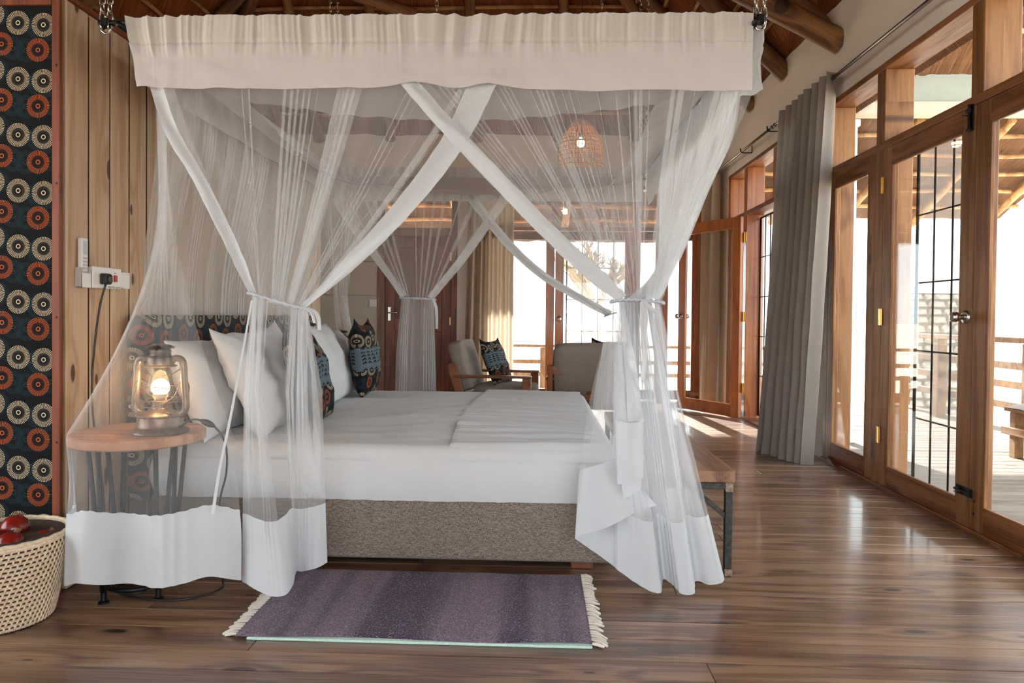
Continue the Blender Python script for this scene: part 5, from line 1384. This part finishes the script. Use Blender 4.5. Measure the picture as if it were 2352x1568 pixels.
luf = pleated(lu, P1, lambda s, t: 1.2+.9*t+.8*math.sin(s*23), lambda s, t: (.010+.008*(1-t))*smooth(t*8+.2))
BS = .10                                                             # share of the sheet that is the cotton border
strip('curtain_net', luf, .055, 1-BS, 0, 1, 420, 56, 'net')
def band(fn, s0, s1, off=.004):
    return lambda s, t: fn(lerp(s0, s1, s), t) + V(0, -off, 0) + V(0, .004, .002)*noise.noise(V(t*24, s*3, s0*9))
def edge_strip(name, edge, side, wfn, nt=70, ns=10, mat='cotton', crease=.006, seed=0, off=-.012):
    """cotton border following a measured edge curve; side = direction the border extends to"""
    side = Vector(side)
    def fn(s, t):
        p = path(edge, t); w = wfn(t)
        return p + side*(w*s) + V(0, off - crease*math.sin(s*PI*1.5+seed+3*noise.noise(V(t*3, seed, 0))), 0) + V(0, crease*.8*noise.noise(V(t*16, s*2.5, seed)), crease*.6*noise.noise(V(t*26, s*2, seed+4)))
    return nadd(grid_obj(name, fn, ns, nt, MT[mat]))
edge_strip('border_band', L_left, (.93, 0, .30), lambda t: lerp(.052, .040, t)*(1-.45*smooth((t-.8)/.2)), seed=1)
edge_strip('border_band', L_right, (-.80, 0, .05), lambda t: lerp(.135, .085, t)*(1-.6*smooth((t-.75)/.25)), seed=2)
# right near curtain
R_left = [aY(860, 120, 2.53), aY(925, 200, 2.505), aY(1012, 300, 2.465), aY(1110, 404, 2.455), aY(1212, 510, 2.445), aY(1312, 608, 2.44), aY(1378, 664, 2.435), aY(1420, 692, 2.43)]
R_right = [aY(1752, 120, 2.52), aY(1728, 212, 2.52), aY(1690, 305, 2.515), aY(1645, 405, 2.51), aY(1598, 505, 2.50), aY(1556, 600, 2.49), aY(1520, 692, 2.46)]
tm2 = lambda s: ease(s, [(0, 0), (.45, .22), (.7, .5), (1, 1)])
ru = near_up(R_left, R_right, tm2, lambda s: .012*math.sin(s*PI))
P2 = Pleat(32, 21, .8)
ruf = pleated(ru, P2, lambda s, t: (.9+1.0*t)*(1+.7*smooth((s-.55)/.3)), lambda s, t: (.010+.012*(1-t))*smooth(t*8+.2))
strip('curtain_net', ruf, .045, 1, 0, 1, 500, 56, 'net')
edge_strip('border_band', R_left, (.70, 0, .62), lambda t: lerp(.060, .058, t)*(1-.35*smooth((t-.8)/.2)), seed=5, crease=.009)
# foot-end curtain gathered to the same tie
F_near = [V(CX1-.005, 2.56, ZTOP), aY(1688, 300, 2.56), aY(1632, 425, 2.55), aY(1572, 560, 2.54), aY(1512, 690, 2.50)]
F_far = [V(CX1-.005, 4.35, ZTOP), V(.68, 4.0, 1.80), V(.60, 3.50, 1.53), V(.50, 2.98, 1.25), aY(1440, 692, 2.53)]
def foot_up(s, t): return path(F_near, t).lerp(path(F_far, t), s) + V(0, 0, -.05*math.sin(t*PI)*s)
P3 = Pleat(20, 31, .7)
ff = pleated(foot_up, P3, lambda s, t: 1.5, lambda s, t: .016)
strip('foot_net', ff, 0, 1, 0, 1, 240, 44, 'net_dense')

# ---- below the ties: left near curtain falls in two bundles joined by a slack hem
lt0, lt1 = L_left[-1], L_right[-1]
def low_left_base(s, t):
    tie = lt0.lerp(lt1, tm1(s))
    hem_p = [aY(556, 1335, 2.36), aY(566, 1340, 2.30), aY(585, 1352, 2.27), aY(622, 1368, 2.26), aY(655, 1366, 2.27), aY(672, 1345, 2.31), aY(679, 1318, 2.37), aY(682, 1311, 2.44), aY(692, 1312, 2.47), aY(708, 1309, 2.45), aY(730, 1303, 2.45), aY(752, 1291, 2.49)]
    mid_p = [aY(560, 900, 2.42), aY(566, 900, 2.40), aY(578, 900, 2.39), aY(590, 900, 2.385), aY(600, 900, 2.39), aY(622, 900, 2.41), aY(648, 900, 2.42), aY(662, 900, 2.42), aY(682, 900, 2.41), aY(700, 900, 2.41), aY(722, 900, 2.42), aY(740, 900, 2.44)]
    h = path(hem_p, s); m_ = path(mid_p, s)
    if t < .38:
        k_ = t/.38; return tie.lerp(m_, smooth(k_)*.35+k_*.65)
    k_ = (t-.38)/.62; return m_.lerp(h, k_**1.12*.6+k_*.4)
P4 = Pleat(18, 41, .6)
llf = pleated(low_left_base, P4, lambda s, t: 2.4*smooth(1.3-t*1.2)*(.25 if .38 < s < .6 else 1), lambda s, t: .010*smooth(1.0-t)+.0005)
th_l = .792
strip('curtain_net', llf, 0, .38, 0, th_l, 130, 60, 'net_dense')
strip('curtain_net', llf, .38, .60, 0, th_l, 60, 60, 'net_low')
strip('curtain_net', llf, .60, 1, 0, th_l, 140, 60, 'net_dense')
strip('hem_band', lambda s, t: llf(s, t)+V(0, -.001, 0), 0, 1, th_l, 1, 160, 16, 'cotton')
# inner border of the left curtain hanging from the tie, folded on itself
B1 = [aY(700, 712, 2.425), aY(690, 820, 2.415), aY(684, 950, 2.41), aY(690, 1060, 2.42), aY(700, 1130, 2.44)]
edge_strip('border_band', B1, (1, 0, 0), lambda t: lerp(.020, .075, t), mat='net_dense', seed=9, off=-.02)
B2 = [aY(702, 712, 2.43), aY(716, 850, 2.42), aY(722, 980, 2.41), aY(722, 1100, 2.42)]
edge_strip('border_band', B2, (1, 0, 0), lambda t: lerp(.012, .036, t), mat='net_dense', seed=11, off=-.02)

# right near curtain below its tie: wide skirt with cotton hem
rt0, rt1 = R_left[-1], R_right[-1]
SK_h = [aY(1320, 1236, 2.66), aY(1366, 1268, 2.64), aY(1408, 1298, 2.60), aY(1418, 1308, 2.565), aY(1460, 1338, 2.53), aY(1496, 1358, 2.51), aY(1519, 1359, 2.515), aY(1523, 1330, 2.60), aY(1545, 1343, 2.56), aY(1567, 1364, 2.51), aY(1594, 1362, 2.515), aY(1598, 1334, 2.60), aY(1628, 1342, 2.585), aY(1655, 1339, 2.60), aY(1664, 1330, 2.63)]
SK_m = [aY(1375, 900, 2.60), aY(1392, 900, 2.58), aY(1406, 900, 2.55), aY(1418, 900, 2.53), aY(1430, 900, 2.51), aY(1446, 900, 2.50), aY(1462, 900, 2.50), aY(1478, 900, 2.52), aY(1492, 900, 2.51), aY(1506, 900, 2.50), aY(1520, 900, 2.505), aY(1532, 900, 2.53), aY(1540, 900, 2.53), aY(1550, 900, 2.54), aY(1558, 900, 2.55)]
def low_right_base(s, t):
    tie = rt0.lerp(rt1, s*.98) + V(-.02*(1-s), 0, -.005); m_ = path(SK_m, s); h = path(SK_h, s)
    if t < .33:
        k_ = t/.33; return tie.lerp(m_, k_)
    k_ = (t-.33)/.67; return m_.lerp(h, k_**1.15*.5+k_*.5)
P5 = Pleat(20, 51, .6)
rlf = pleated(low_right_base, P5, lambda s, t: 2.3*smooth(1.25-t*1.25)*smooth((s-.12)*5+.2), lambda s, t: .012*smooth(1.0-t)+.001)
th_r = .775
strip('curtain_net', rlf, 0, .16, 0, th_r, 60, 60, 'net')
strip('curtain_net', rlf, .16, .8, 0, th_r, 280, 60, 'net_bundle')
strip('curtain_net', rlf, .8, 1, 0, th_r, 90, 60, 'net_dense')
strip('hem_band', lambda s, t: rlf(s, t)+V(0, -.001, 0), 0, 1, th_r, 1, 260, 18, 'cotton')
def foot_low(s, t):
    a = aY(1418, 694, 2.52).lerp(aY(1514, 694, 2.53), s); m_ = aY(1410, 900, 2.60).lerp(aY(1548, 900, 2.62), s); h = aY(1440, 1290, 2.70).lerp(aY(1648, 1300, 2.70), s)
    return path([a, a.lerp(m_, .55)+V(0, .01, 0), m_, m_.lerp(h, .5), h], t)
flf = pleated(foot_low, Pleat(15, 57, .5), lambda s, t: 2.0*smooth(1.4-t), lambda s, t: .014)
strip('foot_net', flf, 0, 1, 0, .86, 220, 44, 'net_bundle')
strip('hem_band', flf, 0, 1, .86, 1, 160, 8, 'cotton')
# turned-over outer layer: diagonal hem on the bed side
def flap_fn(s, t):
    a = lerp_p([aY(1330, 1082, 2.575), aY(1372, 1066, 2.55), aY(1416, 1052, 2.53)], s); b_ = lerp_p([aY(1321, 1236, 2.565), aY(1385, 1212, 2.535), aY(1452, 1182, 2.51), aY(1508, 1160, 2.49)], s)
    return a.lerp(b_, t) + V(0, .012*math.sin(s*9+t), 0)
def lerp_p(pts, s): return path(pts, s)
nadd(grid_obj('hem_band', flap_fn, 50, 20, MT['cotton']))
def flapnet_fn(s, t):
    a = lerp_p([aY(1398, 735, 2.47), aY(1406, 730, 2.465), aY(1414, 725, 2.46)], s); m_ = lerp_p([aY(1352, 930, 2.54), aY(1385, 930, 2.52), aY(1412, 930, 2.50)], s); b_ = lerp_p([aY(1330, 1082, 2.575), aY(1372, 1066, 2.55), aY(1416, 1052, 2.53)], s)
    return path([a, m_, b_], t) + V(0, .006*math.sin(s*16), 0)
nadd(grid_obj('curtain_net', flapnet_fn, 60, 40, MT['net']))
def tail_fn(s, t):
    a = lerp_p([aY(1414, 966, 2.44), aY(1445, 970, 2.43), aY(1478, 968, 2.44)], s); b_ = lerp_p([aY(1418, 1114, 2.45), aY(1448, 1108, 2.435), aY(1480, 1098, 2.45)], s)
    return a.lerp(b_, t) + V(0, .010*math.sin(s*7+1), 0)
nadd(grid_obj('hem_band', tail_fn, 30, 16, MT['cotton']))
T2 = [aY(1425, 1110, 2.46), aY(1428, 1140, 2.46)]
nadd(grid_obj('hem_band', lambda s, t: lerp_p([aY(1426, 1100, 2.465), aY(1450, 1100, 2.46), aY(1474, 1096, 2.46)], s).lerp(lerp_p([aY(1432, 1144, 2.465), aY(1452, 1136, 2.46), aY(1472, 1124, 2.46)], s), t), 12, 6, MT['cotton']))
edge_strip('border_band', [aY(1420, 694, 2.425), aY(1428, 780, 2.425), aY(1436, 870, 2.43), aY(1440, 965, 2.435)], (1, 0, 0), lambda t: lerp(.016, .058, t), seed=14, crease=.010, off=-.015)
edge_strip('border_band', [aY(1412, 700, 2.43), aY(1412, 800, 2.435), aY(1414, 966, 2.44)], (1, 0, 0), lambda t: lerp(.01, .035, t), seed=15, crease=.006, mat='net_dense', off=-.012)

# ---- tie cords with tails
MT['braid'] = cloth_mat('braided_cord', srgb(214, 216, 224), .1, 400, .2, .1)
def braid(name, pts, r=.006, n_=60):
    P_ = [path(pts, k_/n_) for k_ in range(n_+1)]
    return nadd(tube(name, [p+V(0, 0, .002*math.sin(k_*2.2)) for k_, p in enumerate(P_)], lambda t: r*(1+.25*math.sin(t*n_*1.7)), MT['braid'], None, 8))
braid('tie_cord', [aY(572, 672, 2.40), aY(590, 678, 2.395), aY(630, 690, 2.40), aY(670, 702, 2.40), aY(700, 708, 2.395), aY(714, 711, 2.41), aY(716, 712, 2.47), aY(660, 702, 2.49), aY(600, 684, 2.48), aY(573, 673, 2.45), aY(571, 672, 2.41)])
def ribbon(name, pts, w, mat='cotton', n_=30, tw=.4):
    vs_, fs = [], []
    for k_ in range(n_+1):
        t = k_/n_; p = path(pts, t); a = tw*math.sin(t*5)
        d_ = V(math.cos(a), math.sin(a), 0)*w/2; vs_ += [p-d_, p+V(0, -.004, 0), p+d_]
        if k_: i = 3*k_; fs += [(i-3, i-2, i+1, i), (i-2, i-1, i+2, i+1)]
    return nadd(mesh_obj(name, vs_, fs, MT[mat], None, True))
ribbon('tie_tail', [aY(710, 710, 2.385), aY(722, 714, 2.38), aY(731, 730, 2.385), aY(734, 758, 2.39)], .016)
ribbon('tie_tail', [aY(708, 711, 2.385), aY(717, 722, 2.38), aY(722, 742, 2.385)], .012)
braid('tie_cord', [aY(1404, 694, 2.45), aY(1418, 689, 2.405), aY(1450, 688, 2.395), aY(1480, 690, 2.40), aY(1510, 693, 2.41), aY(1524, 696, 2.45), aY(1516, 694, 2.54), aY(1460, 690, 2.57), aY(1410, 692, 2.53), aY(1403, 694, 2.46)], .005)
ribbon('tie_tail', [aY(1478, 690, 2.39), aY(1488, 700, 2.38), aY(1500, 712, 2.38), aY(1510, 720, 2.385)], .020)
ribbon('tie_tail', [aY(1476, 692, 2.39), aY(1474, 740, 2.385), aY(1482, 800, 2.39), aY(1476, 872, 2.395)], .016)
ribbon('tie_tail', [aY(1481, 692, 2.39), aY(1484, 730, 2.385), aY(1478, 780, 2.39)], .014)

# ---- far curtains (the far long side, beyond the bed)
YF = 5.03
def far_set(Le, Re, tmap, seed, k_, low, nlow, ov=1.4, lm_='net_dense'):
    up = near_up(Le, Re, tmap, lambda s: .03*math.sin(s*PI)); pl_ = Pleat(k_, seed, .4)
    fn = pleated(up, pl_, lambda s, t: ov+.5*t, lambda s, t: .014)
    strip('curtain_net', fn, 0, 1, 0, 1, 220, 36, 'net')
    lo_ = pleated(low, Pleat(nlow, seed+1, .4), lambda s, t: 1.6, lambda s, t: .014)
    strip('curtain_net', lo_, 0, 1, 0, 1, 160, 24, lm_)
fl_L = [aY(740, 420, YF), aY(775, 480, YF), aY(815, 540, YF), aY(858, 596, YF), aY(895, 645, YF), aY(922, 685, YF)]
fl_R = [aY(1185, 440, YF), aY(1150, 490, YF), aY(1110, 545, YF), aY(1070, 600, YF), aY(1030, 648, YF), aY(997, 687, YF)]
tmf = lambda s: ease(s, [(0, 0), (.35, .28), (.5, .5), (.65, .75), (1, 1)])
def lowF1(s, t):
    a = fl_L[-1].lerp(fl_R[-1], tmf(s)); b_ = aY(906, 930, YF).lerp(aY(1003, 930, YF), ease(s, [(0, 0), (.42, .38), (.55, .62), (1, 1)])); c = V(b_.x, b_.y, .05)
    return path([a, a.lerp(b_, .45)+V(-.01+.01*s, 0, 0), b_, c], t)
far_set(fl_L, fl_R, tmf, 61, 13, lowF1, 11)
edge_strip('border_band', fl_L, (.8, 0, .5), lambda t: lerp(.07, .05, t), mat='net_bundle', seed=21, crease=.008); edge_strip('border_band', fl_R, (-.8, 0, .3), lambda t: lerp(.09, .06, t), mat='net_bundle', seed=22, crease=.008)
fr_L = [aY(1058, 440, YF), aY(1105, 500, YF), aY(1165, 572, YF), aY(1235, 635, YF), aY(1315, 685, YF), aY(1395, 727, YF)]
fr_R = [aY(1500, 440, YF), aY(1488, 500, YF), aY(1470, 570, YF), aY(1450, 630, YF), aY(1430, 680, YF), aY(1412, 722, YF)]
tmr = lambda s: s
def lowF2(s, t):
    a = fr_L[-1].lerp(fr_R[-1], s); b_ = aY(1362, 930, YF).lerp(aY(1450, 930, YF), s); c = V(b_.x, b_.y, .05)
    return path([a, a.lerp(b_, .45), b_, c], t)
far_set(fr_L, fr_R, tmr, 71, 13, lowF2, 9, lm_='net_bundle')
edge_strip('border_band', fr_L, (.6, 0, .7), lambda t: lerp(.075, .055, t), mat='cotton', seed=23, crease=.008)
braid('tie_cord', [aY(918, 684, YF-.04), aY(945, 685, YF-.05), aY(975, 686, YF-.05), aY(1002, 688, YF-.04)], .007)
ribbon('tie_tail', [aY(995, 688, YF-.05), aY(1002, 710, YF-.06), aY(1003, 755, YF-.05)], .022)
braid('tie_cord', [aY(1388, 726, YF-.03), aY(1400, 722, YF-.05), aY(1416, 718, YF-.03)], .006)
# head corner on the far side
def hc_up(s, t):
    a = V(CX0+.02, 4.6, ZTOP).lerp(V(CX0+.25, YF, ZTOP), s); b_ = aY(762, 640, 5.02).lerp(aY(800, 700, 5.06), s); c = aY(772, 800, 5.32).lerp(aY(830, 830, 5.40), s)
    return path([a, a.lerp(b_, .5), b_, c], t)
strip('corner_net', pleated(hc_up, Pleat(8, 81, .5), lambda s, t: 1.6, lambda s, t: .012), 0, 1, 0, 1, 110, 30, 'net')

# ---- pieces that belong to a part go one level down
bpy.context.view_layer.update()
def sub(root, part, names):
    kids = list(root.children); par = next(c for c in kids if c.name.split('.')[0] == part)
    for c in kids:
        if c.name.split('.')[0] in names:
            m_ = c.matrix_world.copy(); c.parent = par; c.matrix_parent_inverse = par.matrix_world.inverted(); c.matrix_world = m_
sub(rc, 'body', ('display', 'button')); sub(sk, 'plate', ('rocker', 'indicator', 'lettering')); sub(sk2, 'plate', ('rocker',))
for l_ in (l1, l2): sub(l_, 'base', ('filler_cap',)); sub(l_, 'burner', ('wick_knob', 'bulb', 'bulb_cap'))
sub(pl, 'bulb_holder', ('bulb',)); sub(pg, 'plug_body', ('plug_face',))
for c_ in (ch1, ch2): sub(c_, 'back_rail', ('back_slat',))
